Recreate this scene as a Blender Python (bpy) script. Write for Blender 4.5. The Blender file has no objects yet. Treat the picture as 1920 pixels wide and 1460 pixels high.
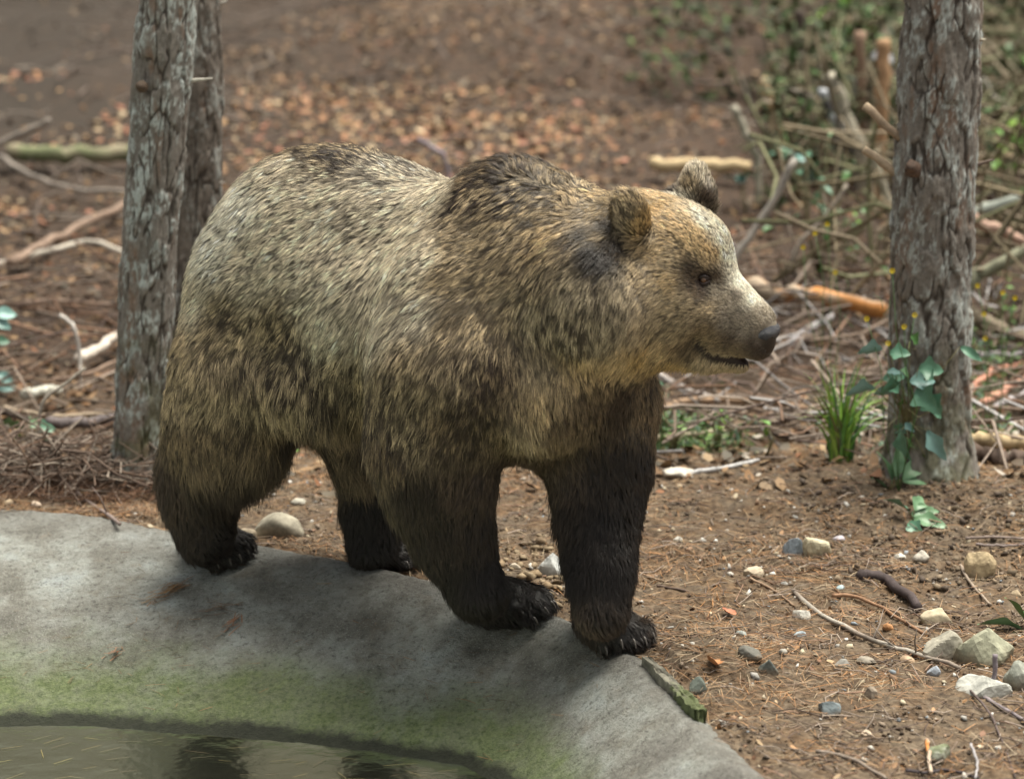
import bpy, bmesh, math, random
import numpy as np
from mathutils import Vector, Matrix
from mathutils.bvhtree import BVHTree
from mathutils.kdtree import KDTree

R = math.radians
SC = bpy.context.scene
COL = SC.collection
random.seed(7)
rng = np.random.default_rng(7)
HAIRBSDF = False

# ---------------------------------------------------------------- camera
CAM = np.array([0.0, -8.0, 2.4]); PITCH = R(13.0); FPX = 5250.0; PW, PH = 1920, 1460
cd = bpy.data.cameras.new('camera'); cam = bpy.data.objects.new('camera', cd); COL.objects.link(cam)
cam.location = CAM; cam.rotation_euler = (R(90) - PITCH, 0, 0)
cd.sensor_width = 36.0; cd.lens = 36.0 * FPX / PW; cd.clip_start = 0.1; cd.clip_end = 400
cd.dof.use_dof = True; cd.dof.focus_distance = 7.8; cd.dof.aperture_fstop = 2.0; cd.dof.aperture_blades = 9
SC.camera = cam

# ---------------------------------------------------------------- world, sun, exposure
SUN_EL, SUN_AZ = R(74), R(60)        # high, ahead of the bear
w = bpy.data.worlds.new('World'); SC.world = w; w.use_nodes = True
nt = w.node_tree
bg = nt.nodes['Background']; sky = nt.nodes.new('ShaderNodeTexSky')
sky.sky_type = 'NISHITA'; sky.sun_disc = False; sky.sun_elevation = SUN_EL; sky.sun_rotation = SUN_AZ
sky.air_density = 1.0; sky.dust_density = 3.0; sky.ozone_density = 0.6
hs = nt.nodes.new('ShaderNodeHueSaturation'); hs.inputs['Saturation'].default_value = .30; tn_ = nt.nodes.new('ShaderNodeMix'); tn_.data_type = 'RGBA'; tn_.blend_type = 'MULTIPLY'; tn_.inputs[0].default_value = 1; tn_.inputs[7].default_value = (1.0, .985, .88, 1)   # light filtered by the leaf canopy
nt.links.new(sky.outputs[0], hs.inputs['Color']); nt.links.new(hs.outputs[0], tn_.inputs[6]); nt.links.new(tn_.outputs[2], bg.inputs[0]); bg.inputs[1].default_value = 0.08
sd = bpy.data.lights.new('sun', 'SUN'); sun = bpy.data.objects.new('sun', sd); COL.objects.link(sun)
sd.energy = 3.5; sd.angle = R(40); sd.color = (1.0, 0.95, 0.83)
S = Vector((math.sin(SUN_AZ) * math.cos(SUN_EL), math.cos(SUN_AZ) * math.cos(SUN_EL), math.sin(SUN_EL)))
sun.rotation_euler = S.to_track_quat('Z', 'Y').to_euler(); sun.location = S * 20
vs = SC.view_settings; vs.view_transform = 'Standard'; vs.look = 'None'; vs.gamma = 1; vs.use_curve_mapping = False
vs.exposure = 1.15
SC.cycles.use_denoising = True
SC.cycles.max_bounces = 6; SC.cycles.diffuse_bounces = 3; SC.cycles.glossy_bounces = 2; SC.cycles.transmission_bounces = 4
SC.cycles.transparent_max_bounces = 6
SC.cycles_curves.shape = 'RIBBONS'; SC.cycles_curves.subdivisions = 2

# ---------------------------------------------------------------- helpers
def ray(u, v):
    a = (u - PW / 2) / FPX; b = -(v - PH / 2) / FPX
    f = np.array([0, math.cos(PITCH), -math.sin(PITCH)]); up = np.array([0, math.sin(PITCH), math.cos(PITCH)])
    return f + a * np.array([1.0, 0, 0]) + b * up
def P(u, v, y):
    """the point of the place seen at photo pixel u, v that lies at distance y"""
    d = ray(u, v); return CAM + d * ((y - CAM[1]) / d[1])
def pxm(y, z=0.6):
    """photo pixels per metre at distance y"""
    return FPX / ((y + 8.0) * math.cos(PITCH) + (2.4 - z) * math.sin(PITCH))

def vnoise(p, seed=0):
    """smooth value noise, p (n,3) -> (n,) in 0..1"""
    p = np.asarray(p, float); i = np.floor(p).astype(np.int64); f = p - i; f = f * f * (3 - 2 * f)
    def h(x, y, z):
        n = (x * 374761393 + y * 668265263 + z * 2147483647 + seed * 974711) & 0xffffffff
        n = ((n ^ (n >> 13)) * 1274126177) & 0xffffffff
        return ((n ^ (n >> 16)) & 0xffff) / 65535.0
    x, y, z = i.T; fx, fy, fz = f.T
    def lerp(a, b, t): return a + (b - a) * t
    return lerp(lerp(lerp(h(x, y, z), h(x + 1, y, z), fx), lerp(h(x, y + 1, z), h(x + 1, y + 1, z), fx), fy),
                lerp(lerp(h(x, y, z + 1), h(x + 1, y, z + 1), fx), lerp(h(x, y + 1, z + 1), h(x + 1, y + 1, z + 1), fx), fy), fz)
def fbm(p, octaves=4, seed=0, gain=0.5):
    p = np.asarray(p, float); s = 0; a = 1; t = 0
    for k in range(octaves):
        s = s + a * vnoise(p * 2 ** k + 13.7 * k, seed + k); t += a; a *= gain
    return s / t
def fb2(x, y, sc, octaves=4, seed=0, gain=0.5):
    x = np.atleast_1d(np.asarray(x, float)); y = np.atleast_1d(np.asarray(y, float))
    return fbm(np.stack([x.ravel() * sc, y.ravel() * sc, np.full(x.size, seed * 7.3)], 1), octaves, seed, gain).reshape(x.shape)
def sstep(a, b, x):
    t = np.clip((x - a) / (b - a), 0, 1); return t * t * (3 - 2 * t)

def mesh_obj(name, verts, faces, mat=None, parent=None, smooth=True, attrs=None):
    me = bpy.data.meshes.new(name)
    verts = np.asarray(verts, np.float32)
    if isinstance(faces, np.ndarray):
        nv, nf, k = len(verts), len(faces), faces.shape[1]
        me.vertices.add(nv); me.vertices.foreach_set('co', verts.ravel())
        me.loops.add(nf * k); me.loops.foreach_set('vertex_index', faces.ravel().astype(np.int32))
        me.polygons.add(nf); me.polygons.foreach_set('loop_start', np.arange(0, nf * k, k, dtype=np.int32))
        me.polygons.foreach_set('loop_total', np.full(nf, k, np.int32))
        me.update(calc_edges=True)
    else:
        me.from_pydata([tuple(map(float, v)) for v in verts], [], faces); me.update()
    if smooth: me.polygons.foreach_set('use_smooth', np.ones(len(me.polygons), bool))
    for k, a in (attrs or {}).items():
        a = np.asarray(a, np.float32)
        if a.ndim == 1:
            t = me.attributes.new(k, 'FLOAT', 'POINT'); t.data.foreach_set('value', a)
        else:
            t = me.attributes.new(k, 'FLOAT_COLOR', 'POINT')
            if a.shape[1] == 3: a = np.concatenate([a, np.ones((len(a), 1), np.float32)], 1)
            t.data.foreach_set('color', a.ravel())
    if mat: me.materials.append(mat)
    o = bpy.data.objects.new(name, me); COL.objects.link(o)
    if parent: o.parent = parent
    return o
def tag(o, label=None, cat=None, group=None, kind=None):
    if label: o['label'] = label
    if cat: o['category'] = cat
    if group: o['group'] = group
    if kind: o['kind'] = kind
    return o
def empty(name, loc=(0, 0, 0)):
    o = bpy.data.objects.new(name, None); COL.objects.link(o); o.location = tuple(map(float, loc)); o.empty_display_size = .05
    return o

def tube(pts, rads, n=8, rough=.0, seed=0, caps=True):
    pts = np.asarray(pts, float); rads = np.asarray(rads, float); m = len(pts); V = []; t = np.gradient(pts, axis=0); t /= np.linalg.norm(t, axis=1, keepdims=True) + 1e-9
    ref = np.array([0, 0, 1.]) if abs(t[0][2]) < .8 else np.array([1., 0, 0]); rs = np.random.default_rng(seed)
    lump = 1 + rough * (rs.random((m, n)) - .5)
    for k in range(m):
        a = np.cross(t[k], ref); a /= np.linalg.norm(a) + 1e-9; b = np.cross(t[k], a)
        for i in range(n):
            w_ = 2 * math.pi * i / n; V.append(pts[k] + (a * math.cos(w_) + b * math.sin(w_)) * rads[k] * lump[k, i])
    F = [(k * n + i, k * n + (i + 1) % n, (k + 1) * n + (i + 1) % n, (k + 1) * n + i) for k in range(m - 1) for i in range(n)]
    if caps:
        V.append(pts[0]); V.append(pts[-1]); c0 = len(V) - 2
        F += [(c0, (i + 1) % n, i, i) for i in range(n)] + [(c0 + 1, (m - 1) * n + i, (m - 1) * n + (i + 1) % n, (m - 1) * n + (i + 1) % n) for i in range(n)]
    F = [f if f[2] != f[3] else f[:3] for f in F]
    return V, F
# node helper -----------------------------------------------------
class NM:
    def __init__(s, name):
        s.m = bpy.data.materials.new(name); s.m.use_nodes = True; s.t = s.m.node_tree
        s.b = s.t.nodes['Principled BSDF']; s.out = s.t.nodes['Material Output']
    def n(s, typ, **kw):
        nd = s.t.nodes.new('ShaderNode' + typ)
        for k, v in kw.items():
            if k.startswith('i_'):
                k = k[2:]; nd.inputs[int(k) if k.isdigit() else k].default_value = v
            else: setattr(nd, k, v)
        return nd
    def l(s, a, b):
        s.t.links.new(a.outputs[0] if hasattr(a, 'outputs') else a, b.inputs[0] if hasattr(b, 'inputs') else b)
    def noise(s, scale, vec=None, detail=4, rough=.55, dist=0):
        nd = s.n('TexNoise', i_Scale=scale, i_Detail=detail, i_Roughness=rough, i_Distortion=dist)
        if vec is not None: s.l(vec, nd.inputs['Vector'])
        return nd.outputs['Fac']
    def ramp(s, fac, stops, interp='LINEAR'):
        nd = s.n('ValToRGB'); nd.color_ramp.interpolation = interp
        e = nd.color_ramp.elements
        while len(e) < len(stops): e.new(0.5)
        for k, (p, c) in enumerate(stops):
            e[k].position = p; e[k].color = (*c, 1) if isinstance(c, tuple) else (c, c, c, 1)
        s.l(fac, nd.inputs[0]); return nd.outputs[0]
    def mix(s, fac, a, b, mode='MIX'):
        nd = s.n('Mix', data_type='RGBA', blend_type=mode)
        for v, i in ((fac, 0), (a, 6), (b, 7)):
            if isinstance(v, (int, float)): nd.inputs[i].default_value = v if i == 0 else (v, v, v, 1)
            elif isinstance(v, tuple): nd.inputs[i].default_value = (*v, 1)
            else: s.l(v, nd.inputs[i])
        return nd.outputs[2]
    def math(s, op, a, b=0.5):
        nd = s.n('Math', operation=op)
        for v, i in ((a, 0), (b, 1)):
            if isinstance(v, (int, float)): nd.inputs[i].default_value = v
            else: s.l(v, nd.inputs[i])
        return nd.outputs[0]
    def attr(s, name):
        return s.n('Attribute', attribute_name=name)
    def pos(s): return s.n('NewGeometry').outputs['Position']
    def scaled(s, vec, sc):
        nd = s.n('Mapping'); nd.inputs['Scale'].default_value = sc; s.l(vec, nd.inputs['Vector']); return nd.outputs[0]
    def bump(s, h, strength=.4, dist=.01):
        nd = s.n('Bump', i_Strength=strength, i_Distance=dist); s.l(h, nd.inputs['Height']); s.l(nd.outputs[0], s.b.inputs['Normal']); return nd
    def base(s, c, rough=.8, spec=.3):
        if isinstance(c, tuple): s.b.inputs['Base Color'].default_value = (*c, 1)
        else: s.l(c, s.b.inputs['Base Color'])
        if isinstance(rough, (int, float)): s.b.inputs['Roughness'].default_value = rough
        else: s.l(rough, s.b.inputs['Roughness'])
        s.b.inputs['Specular IOR Level'].default_value = spec
        return s

# ---------------------------------------------------------------- terrain
def ginter(u, v, z=0.0):
    d = ray(u, v); return CAM + d * ((z - CAM[2]) / d[2])
crest_px = [(0, 955), (110, 962), (210, 976), (330, 1000), (480, 1022), (640, 1052), (830, 1096), (960, 1132), (1060, 1166), (1150, 1205), (1215, 1262), (1270, 1320), (1330, 1385), (1395, 1452)]
cp = [tuple(ginter(u, v)[:2]) for u, v in crest_px]
cp = cp + [(0.66, -2.1), (0.72, -2.7), (0.55, -3.5), (0.0, -4.2), (-1.2, -4.8), (-2.8, -4.7), (-4.2, -3.8), (-5.0, -2.4), (-4.8, -0.8), (-3.9, .3), (-2.9, .75), (-2.2, .76)]
def catmull(pts, n=10, closed=True):
    pts = np.array(pts, float); m = len(pts); out = []
    for i in range(m if closed else m - 1):
        if closed: p0, p1, p2, p3 = pts[(i - 1) % m], pts[i], pts[(i + 1) % m], pts[(i + 2) % m]
        else: p0, p1, p2, p3 = pts[max(i - 1, 0)], pts[i], pts[i + 1], pts[min(i + 2, m - 1)]
        for t in np.linspace(0, 1, n, endpoint=False):
            out.append(.5 * ((2 * p1) + (-p0 + p2) * t + (2 * p0 - 5 * p1 + 4 * p2 - p3) * t * t + (-p0 + 3 * p1 - 3 * p2 + p3) * t ** 3))
    if not closed: out.append(pts[-1])
    return np.array(out)
crest = catmull(cp, 12)
def crest_sd(x, y):
    """distance to the pond's crest, positive on the pond side"""
    x = np.atleast_1d(np.asarray(x, float)); y = np.atleast_1d(np.asarray(y, float)); sh = x.shape
    x = x.ravel(); y = y.ravel(); a = crest; b = np.roll(crest, -1, 0); ab = b - a; L2 = (ab ** 2).sum(1)
    out = np.empty(len(x))
    for s in range(0, len(x), 20000):
        X = x[s:s + 20000, None]; Y = y[s:s + 20000, None]
        t = np.clip(((X - a[:, 0]) * ab[:, 0] + (Y - a[:, 1]) * ab[:, 1]) / L2, 0, 1)
        d = np.sqrt(((X - a[:, 0] - t * ab[:, 0]) ** 2 + (Y - a[:, 1] - t * ab[:, 1]) ** 2).min(1))
        cr = ((a[:, 1] > Y) != (b[:, 1] > Y)) & (X < ab[:, 0] * (Y - a[:, 1]) / np.where(np.abs(ab[:, 1]) < 1e-9, 1e-9, ab[:, 1]) + a[:, 0])
        out[s:s + 20000] = np.where(cr.sum(1) % 2 == 1, d, -d)
    return out.reshape(sh)
WATER_Z = -0.28
_ps = np.array([0, .06, .15, .3, .5, .75, 1.0, 1.25, 1.7, 3, 9])
_pz = np.array([0, .012, .055, .17, .37, .67, 1.0, 1.28, 1.6, 1.9, 2.2]) * WATER_Z
def basin_z(x, y, sdv=None):
    if sdv is None: sdv = crest_sd(x, y)
    n = fb2(x, y, 1.6, 3, 3) - .5; n2 = fb2(x, y, 9, 3, 5) - .5
    sw = np.interp(x, [-3, -1.6, -1.15, -.3, .02, .15, .6], [1.5, 1.12, .93, .55, .37, .34, .33])
    z = np.interp((np.maximum(sdv, 0) + n * .05 * sstep(.05, .3, sdv)) / sw, _ps, _pz)
    z = z + np.interp(sdv, [-.4, -.16, -.10, -.05, 0], [-.5, -.20, -.07, -.018, 0])
    return z + n * .03 * sstep(-.1, .3, sdv) + n2 * .008
def ground_z(x, y, sdv=None):
    x = np.atleast_1d(np.asarray(x, float)); y = np.atleast_1d(np.asarray(y, float))
    if sdv is None: sdv = crest_sd(x, y)
    hill = np.where(y > 1.6, (y - 1.6), 0); z = .05 * hill * sstep(0, 3, hill) + .62 * np.maximum(hill - 13.5, 0) * sstep(13.5, 22, hill)  # unseen steep rise at the back, added to darken the pond's reflection
    z = z - .035 + (fb2(x, y, .8, 3, 11) - .5) * .08 * sstep(.0, .6, -sdv) + (fb2(x, y, 5, 4, 12) - .5) * .045 + (fb2(x, y, 26, 3, 13) - .5) * .016
    z = z + (fb2(x, y, .35, 3, 14) - .5) * .5 * sstep(3, 9, y)
    # the low bank that carries the right-hand tree, falling away behind it
    z = z + .10 * np.exp(-((x - 1.45) / .75) ** 2 - ((y - .95) / .45) ** 2) * (1 + .5 * (fb2(x, y, 7, 3, 15) - .5))
    z = z + .05 * np.exp(-((x - .55) / .3) ** 2 - ((y + .75) / .2) ** 2)
    z = z - .06 * sstep(1.45, 1.9, y) * (1 - sstep(2.2, 4, y))
    z = z + .022 * sstep(.30, .0, -sdv) * (sdv < .0)
    z = np.where(sdv > -.10, z * sstep(.0, .10, -sdv) - .014, z)
    z = np.where(sdv > -.015, np.minimum(z, -.016 - (sdv + .015) * 4), z)
    return np.maximum(z, -1.6)
def surf_z(x, y):
    s = crest_sd(x, y); b = basin_z(x, y, s); g = ground_z(x, y, s)
    return np.where(s > -.14, np.maximum(b, g), g)
def gnd(u, v):
    """where the sight line through photo pixel u, v meets the land"""
    d = ray(u, v); t = np.concatenate([np.arange(5.5, 12, .02), np.arange(12, 60, .1)])
    p = CAM + d * t[:, None]; h = surf_z(p[:, 0], p[:, 1]); k = int(np.argmax(p[:, 2] < h))
    if p[k, 2] >= h[k]: k = len(t) - 1
    k = max(k, 1)
    a = p[k - 1, 2] - h[k - 1]; b = h[k] - p[k, 2]; f = a / (a + b + 1e-9)
    q = p[k - 1] * (1 - f) + p[k] * f; q[2] = surf_z(q[0], q[1])[0]; return q
# ================================================================ the bear's body: one smooth-blended surface
LO = np.array([-1.15, -1.25, -.12]); VS = .0085; DIM = np.ceil((np.array([.90, .75, 1.42]) - LO) / VS).astype(int)
FLD = np.full(DIM, 1.0, np.float32)
_ax = [LO[i] + VS * np.arange(DIM[i]) for i in range(3)]
def _blk(mn, mx):
    a = np.clip(np.floor((np.asarray(mn) - LO) / VS).astype(int), 0, DIM - 1); b = np.clip(np.ceil((np.asarray(mx) - LO) / VS).astype(int) + 1, 1, DIM)
    sl = tuple(slice(a[i], b[i]) for i in range(3))
    return sl, _ax[0][sl[0]][:, None, None], _ax[1][sl[1]][None, :, None], _ax[2][sl[2]][None, None, :]
def _smin(a, b, k):
    h = np.maximum(k - np.abs(a - b), 0) / k; return np.minimum(a, b) - h * h * k * .25
def cap(p, q, r1, r2, k=.05, cut=False):
    p = np.asarray(p, float); q = np.asarray(q, float); m = max(r1, r2) + k + .03
    sl, X, Y, Z = _blk(np.minimum(p, q) - m, np.maximum(p, q) + m)
    d = q - p; L2 = max((d * d).sum(), 1e-9)
    t = np.clip(((X - p[0]) * d[0] + (Y - p[1]) * d[1] + (Z - p[2]) * d[2]) / L2, 0, 1)
    D = np.sqrt((X - p[0] - t * d[0]) ** 2 + (Y - p[1] - t * d[1]) ** 2 + (Z - p[2] - t * d[2]) ** 2) - (r1 + (r2 - r1) * t)
    FLD[sl] = -_smin(-FLD[sl], D, k) if cut else _smin(FLD[sl], D, k)
def ell(c, rad, axes=None, k=.05, cut=False):
    c = np.asarray(c, float); rad = np.asarray(rad, float); m = rad.max() + k + .03
    sl, X, Y, Z = _blk(c - m, c + m)
    A = np.eye(3) if axes is None else np.asarray(axes, float)
    q = [((X - c[0]) * A[i][0] + (Y - c[1]) * A[i][1] + (Z - c[2]) * A[i][2]) for i in range(3)]
    k0 = np.sqrt(sum((q[i] / rad[i]) ** 2 for i in range(3))); k1 = np.sqrt(sum((q[i] / rad[i] ** 2) ** 2 for i in range(3)))
    D = k0 * (k0 - 1) / np.maximum(k1, 1e-6)
    FLD[sl] = -_smin(-FLD[sl], D, k) if cut else _smin(FLD[sl], D, k)
def axes_yp(yaw, pitch=0, roll=0):
    """rows: forward, sideways, up"""
    M = Matrix.Rotation(-yaw, 3, 'Z') @ Matrix.Rotation(pitch, 3, 'Y') @ Matrix.Rotation(roll, 3, 'X')
    return np.array([M.col[0], M.col[1], M.col[2]])
YAW = R(43)
BF = axes_yp(YAW); B0 = np.array([-.575, .09, 0])
def Wb(f, l, z): return B0 + f * BF[0] + l * BF[1] + np.array([0, 0, z])
def C(u, v, y, rp): return P(u, v, y), rp / pxm(y, P(u, v, y)[2])
def chain(pts, k=.06):
    """pts: (u, v, y, radius in photo pixels) down a limb"""
    q = [C(*a) for a in pts]
    for (p0, r0), (p1, r1) in zip(q[:-1], q[1:]): cap(p0, p1, r0, r1, k)
    return q

# torso
ell(Wb(.02, 0, .885), (.37, .325, .345), axes_yp(YAW), .1)
ell(Wb(.12, 0, 1.0), (.34, .24, .245), axes_yp(YAW), .1)
ell(Wb(.42, 0, .825), (.50, .335, .315), axes_yp(YAW, R(3)), .12)
ell(Wb(.82, 0, .84), (.33, .30, .36), axes_yp(YAW), .12)
ell(Wb(.79, .00, 1.13), (.20, .13, .165), axes_yp(YAW), .12)
ell(Wb(.34, 0, 1.075), (.38, .17, .13), axes_yp(YAW), .12)
# neck
cap(Wb(.86, .0, 1.0), P(1175, 500, -.60), .215, .185, .12)
cap(Wb(.86, -.04, .86), P(1140, 560, -.66), .21, .175, .12)
cap(Wb(.98, 0, .72), P(1130, 600, -.66), .19, .12, .1)
# ruff under the cheek, hanging over the chest
ell(P(1105, 560, -.76), (.17, .15, .18), axes_yp(R(30)), .05)
# chest front between the forelegs
cap(Wb(.95, -.02, .70), P(1010, 745, -.72), .20, .13, .1)
# fore limbs -------------------------------------------------------
chain([(850, 560, -.55, 120), (845, 690, -.62, 135), (812, 830, -.62, 106), (826, 930, -.62, 78), (856, 1020, -.63, 54), (893, 1110, -.66, 38)], .1)
chain([(1040, 640, -.45, 130), (1120, 760, -.52, 92), (1126, 880, -.58, 78), (1122, 990, -.66, 56), (1128, 1080, -.74, 43), (1128, 1150, -.79, 36)], .1)
# hind limbs -------------------------------------------------------
chain([(485, 560, .05, 130), (455, 700, .00, 118), (430, 800, .02, 105), (376, 890, .08, 64), (378, 960, .08, 46), (385, 1010, .06, 36)], .1)
chain([(640, 720, .15, 120), (700, 860, .12, 60), (697, 960, .10, 44), (700, 1030, .07, 36)], .08)
# hanging belly
ell(P(640, 705, -.12), (.26, .24, .15), axes_yp(YAW), .1)

CLAWS = []
def paw(heel, yaw, length, width, toe_r, drop=0.0, lift=0.0, spread=.30):
    """heel: xy of the heel; yaw: direction the paw points, clockwise from +x"""
    d = np.array([math.cos(yaw), -math.sin(yaw)]); s = np.array([math.sin(yaw), math.cos(yaw)])
    def at(f, l, h):
        q = np.array(heel) + d * f * length + s * l * width
        return np.array([q[0], q[1], max(surf_z(q[0], q[1])[0], -.4) + h + lift - drop * f])
    cap(at(.02, 0, .052), at(.55, 0, .050), .045, .048, .05)
    cap(at(.30, -.30, .045), at(.62, -.36, .040), .036, .036, .04)
    cap(at(.30, .30, .045), at(.62, .36, .040), .036, .036, .04)
    for i, l in enumerate((-.44, -.22, 0, .22, .44)):
        arc = 1 - .55 * l * l
        p0 = at(.60, l * .9, .05); p1 = at(.80 * arc + .06, l * 1.08, .048); p2 = at(1.0 * arc, l * 1.18, .026)
        cap(p0, p1, toe_r * 1.0, toe_r * 1.08, .012); cap(p1, p2, toe_r * 1.08, toe_r * .74, .012)
        t = np.array([d[0], d[1], 0]) + np.array([s[0], s[1], 0]) * l * spread
        CLAWS.append((p2 + t * toe_r * .3 + np.array([0, 0, toe_r * .25]), t / np.linalg.norm(t), toe_r))
g = gnd(888, 1165); paw(g[:2] + np.array([-.005, .02]), R(22), .235, .135, .0235)
g = gnd(1108, 1182); paw(g[:2] + np.array([0, .0]), R(62), .225, .140, .0235)
g = gnd(372, 1030); paw(g[:2] + np.array([0, .02]), R(50), .21, .125, .021)
g = gnd(690, 1052); paw(g[:2] + np.array([0, .03]), R(35), .21, .12, .021)
# palms up to the wrists
def join(u, v, y, rp, g, h, r): 
    a, ra = C(u, v, y, rp); cap(a, np.array([g[0], g[1], surf_z(g[0], g[1])[0] + h]), ra, r * .9, .06)
g = gnd(915, 1165); join(900, 1110, -.66, 46, g, .075, .058)
g = gnd(1125, 1190); join(1128, 1150, -.79, 36, g, .08, .055)
g = gnd(385, 1035); join(385, 1010, .06, 36, g, .065, .05)
g = gnd(705, 1055); join(700, 1030, .07, 34, g, .07, .052)

# head -------------------------------------------------------------
HY = R(24); HA = axes_yp(HY); H0 = P(1240, 520, -.66)
def H(a, b, c): return H0 + a * HA[0] + b * HA[1] + c * HA[2]
HP = lambda deg: axes_yp(HY, R(deg))
ell(H(-.03, 0, .085), (.165, .135, .135), HP(8), .06)
ell(H(.075, 0, .075), (.125, .112, .115), HP(30), .05)
for s in (-1, 1):
    ell(H(.01, s * .085, -.045), (.14, .075, .12), HP(10), .06)
    ell(H(.122, s * .060, .062), (.055, .030, .028), HP(40), .03)
    cap(H(.10, s * .066, -.055), H(.16, s * .055, -.085), .05, .038, .05)
ell(H(-.09, 0, -.08), (.17, .15, .15), HP(0), .08)
cap(H(.10, 0, .035), H(.272, 0, -.086), .074, .040, .04)
cap(H(.12, 0, -.05), H(.280, 0, -.124), .084, .044, .04)
cap(H(.18, 0, -.122), H(.274, 0, -.158), .058, .038, .03)
for s in (-1, 1): cap(H(.17, s * .024, -.120), H(.276, s * .018, -.160), .046, .032, .022)
# lower jaw with the mouth slit above it
cap(H(.03, 0, -.15), H(.15, 0, -.196), .078, .045, .05)
cap(H(.12, 0, -.190), H(.226, 0, -.214), .042, .026, .02)
for s in (-1, 1):
    cap(H(.140, s * .070, -.160), H(.170, s * .060, -.186), .007, .007, .010, cut=True)
    cap(H(.170, s * .056, -.187), H(.258, s * .036, -.200), .008, .007, .010, cut=True)
ell(H(.250, 0, -.201), (.02, .045, .006), HP(12), .008, cut=True)
# eye sockets
EYES = [H(.150, s * .0770, .020) for s in (-1, 1)]
for s in (-1, 1): ell(H(.155, s * .087, .020), (.017, .015, .012), HP(30), .018, cut=True)
# ears
EAR = []
def ear(c, yaw, pitch, roll, w, t, h):
    A = axes_yp(yaw, pitch, roll); c = np.asarray(c)
    ell(c, (t, w, h), A, .025)
    ell(c + A[0] * t * 1.0 + A[2] * h * .08, (t * .78, w * .72, h * .74), A, .012, cut=True)
    cap(c - A[2] * h * .55, c - A[2] * h * 1.0, w * .72, w * .8, .05)
    EAR.append((c, A, w, h))
ear(P(1181, 392, -.80), R(-48), R(-8), R(-14), .046, .024, .054)
cap(P(1268, 372, -.54), P(1300, 362, -.52), .030, .034, .05)
ear(P(1306, 346, -.52), R(20), R(-4), R(18), .054, .034, .060)

def surface_nets(F):
    ins = F < 0
    nx, ny, nz = F.shape
    c = ins[:-1, :-1, :-1].astype(np.uint8)
    tot = np.zeros((nx - 1, ny - 1, nz - 1), np.uint8)
    for dx in (0, 1):
        for dy in (0, 1):
            for dz in (0, 1): tot += ins[dx:nx - 1 + dx, dy:ny - 1 + dy, dz:nz - 1 + dz]
    act = (tot > 0) & (tot < 8); idx = -np.ones(act.shape, np.int64); I = np.argwhere(act); idx[act] = np.arange(len(I))
    acc = np.zeros((len(I), 3)); cnt = np.zeros(len(I))
    for ax in range(3):
        o1, o2 = [a for a in range(3) if a != ax]
        for d1 in (0, 1):
            for d2 in (0, 1):
                a = I.copy(); a[:, o1] += d1; a[:, o2] += d2; b = a.copy(); b[:, ax] += 1
                fa = F[tuple(a.T)]; fb = F[tuple(b.T)]; m = (fa < 0) != (fb < 0)
                t = np.where(m, fa / np.where(m, fa - fb, 1), 0)
                p = a.astype(float); p[:, ax] += t; acc[m] += p[m]; cnt[m] += 1
    V = acc / cnt[:, None]
    faces = []
    for ax in range(3):
        o1, o2 = [(1, 2), (2, 0), (0, 1)][ax]
        sl0 = [slice(None)] * 3; sl1 = [slice(None)] * 3; sl0[ax] = slice(0, -1); sl1[ax] = slice(1, None)
        A = ins[tuple(sl0)]; Bb = ins[tuple(sl1)]; E = np.argwhere(A != Bb)
        ok = (E[:, o1] > 0) & (E[:, o2] > 0) & (E[:, o1] < F.shape[o1] - 1) & (E[:, o2] < F.shape[o2] - 1); E = E[ok]
        flip = A[tuple(E.T)]
        def g(d1, d2):
            q = E.copy(); q[:, o1] -= d1; q[:, o2] -= d2; return idx[tuple(q.T)]
        Q = np.stack([g(0, 0), g(1, 0), g(1, 1), g(0, 1)], 1); Q[~flip] = Q[~flip][:, ::-1]; faces.append(Q)
    return V, np.concatenate(faces)
BV, BFc = surface_nets(FLD); BV = LO + BV * VS
def smooth_verts(V, Fq, it=3, lam=.5):
    e = np.concatenate([Fq[:, [0, 1]], Fq[:, [1, 2]], Fq[:, [2, 3]], Fq[:, [3, 0]]]); n = len(V)
    for _ in range(it):
        s = np.zeros((n, 3)); c = np.bincount(e[:, 0], minlength=n) + np.bincount(e[:, 1], minlength=n)
        for k in range(3): s[:, k] = np.bincount(e[:, 0], V[e[:, 1], k], n) + np.bincount(e[:, 1], V[e[:, 0], k], n)
        V = V + lam * (s / np.maximum(c, 1)[:, None] - V)
    return V
BV = smooth_verts(BV, BFc, 3)
# ---------------------------------------------------------------- the bear as a thing
bear = empty('brown_bear', (B0[0] + .4, B0[1] - .35, 0))
tag(bear, 'brown bear with pale flanks and dark legs walking along the concrete rim', 'bear')
bear_inv = -np.array(bear.location)
mskin = NM('bear_skin'); mskin.base(mskin.mix(1, mskin.attr('col').outputs['Color'], 1.0, 'MULTIPLY'), .6, .3)
mskin.bump(mskin.noise(180), .3, .004)

BT = BVHTree.FromPolygons([tuple(v) for v in BV], [tuple(map(int, f)) for f in BFc])
def shoot(u, v):
    d = ray(u, v); h = BT.ray_cast(Vector(CAM), Vector(d)); return h[0], h[1]
S_, G_, T_, B_, D_, K_, W_, Y_ = (.90, .79, .61), (.76, .57, .33), (.58, .455, .29), (.29, .21, .125), (.046, .032, .023), (.021, .0155, .0135), (.97, .91, .76), (.48, .41, .32)  # W_ is cream fur brightened to hold rump and forehead highlights
N_ = (.64, .53, .37); M_ = (.36, .30, .235); O_ = (.62, .43, .20); U_ = (.11, .076, .052)
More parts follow.
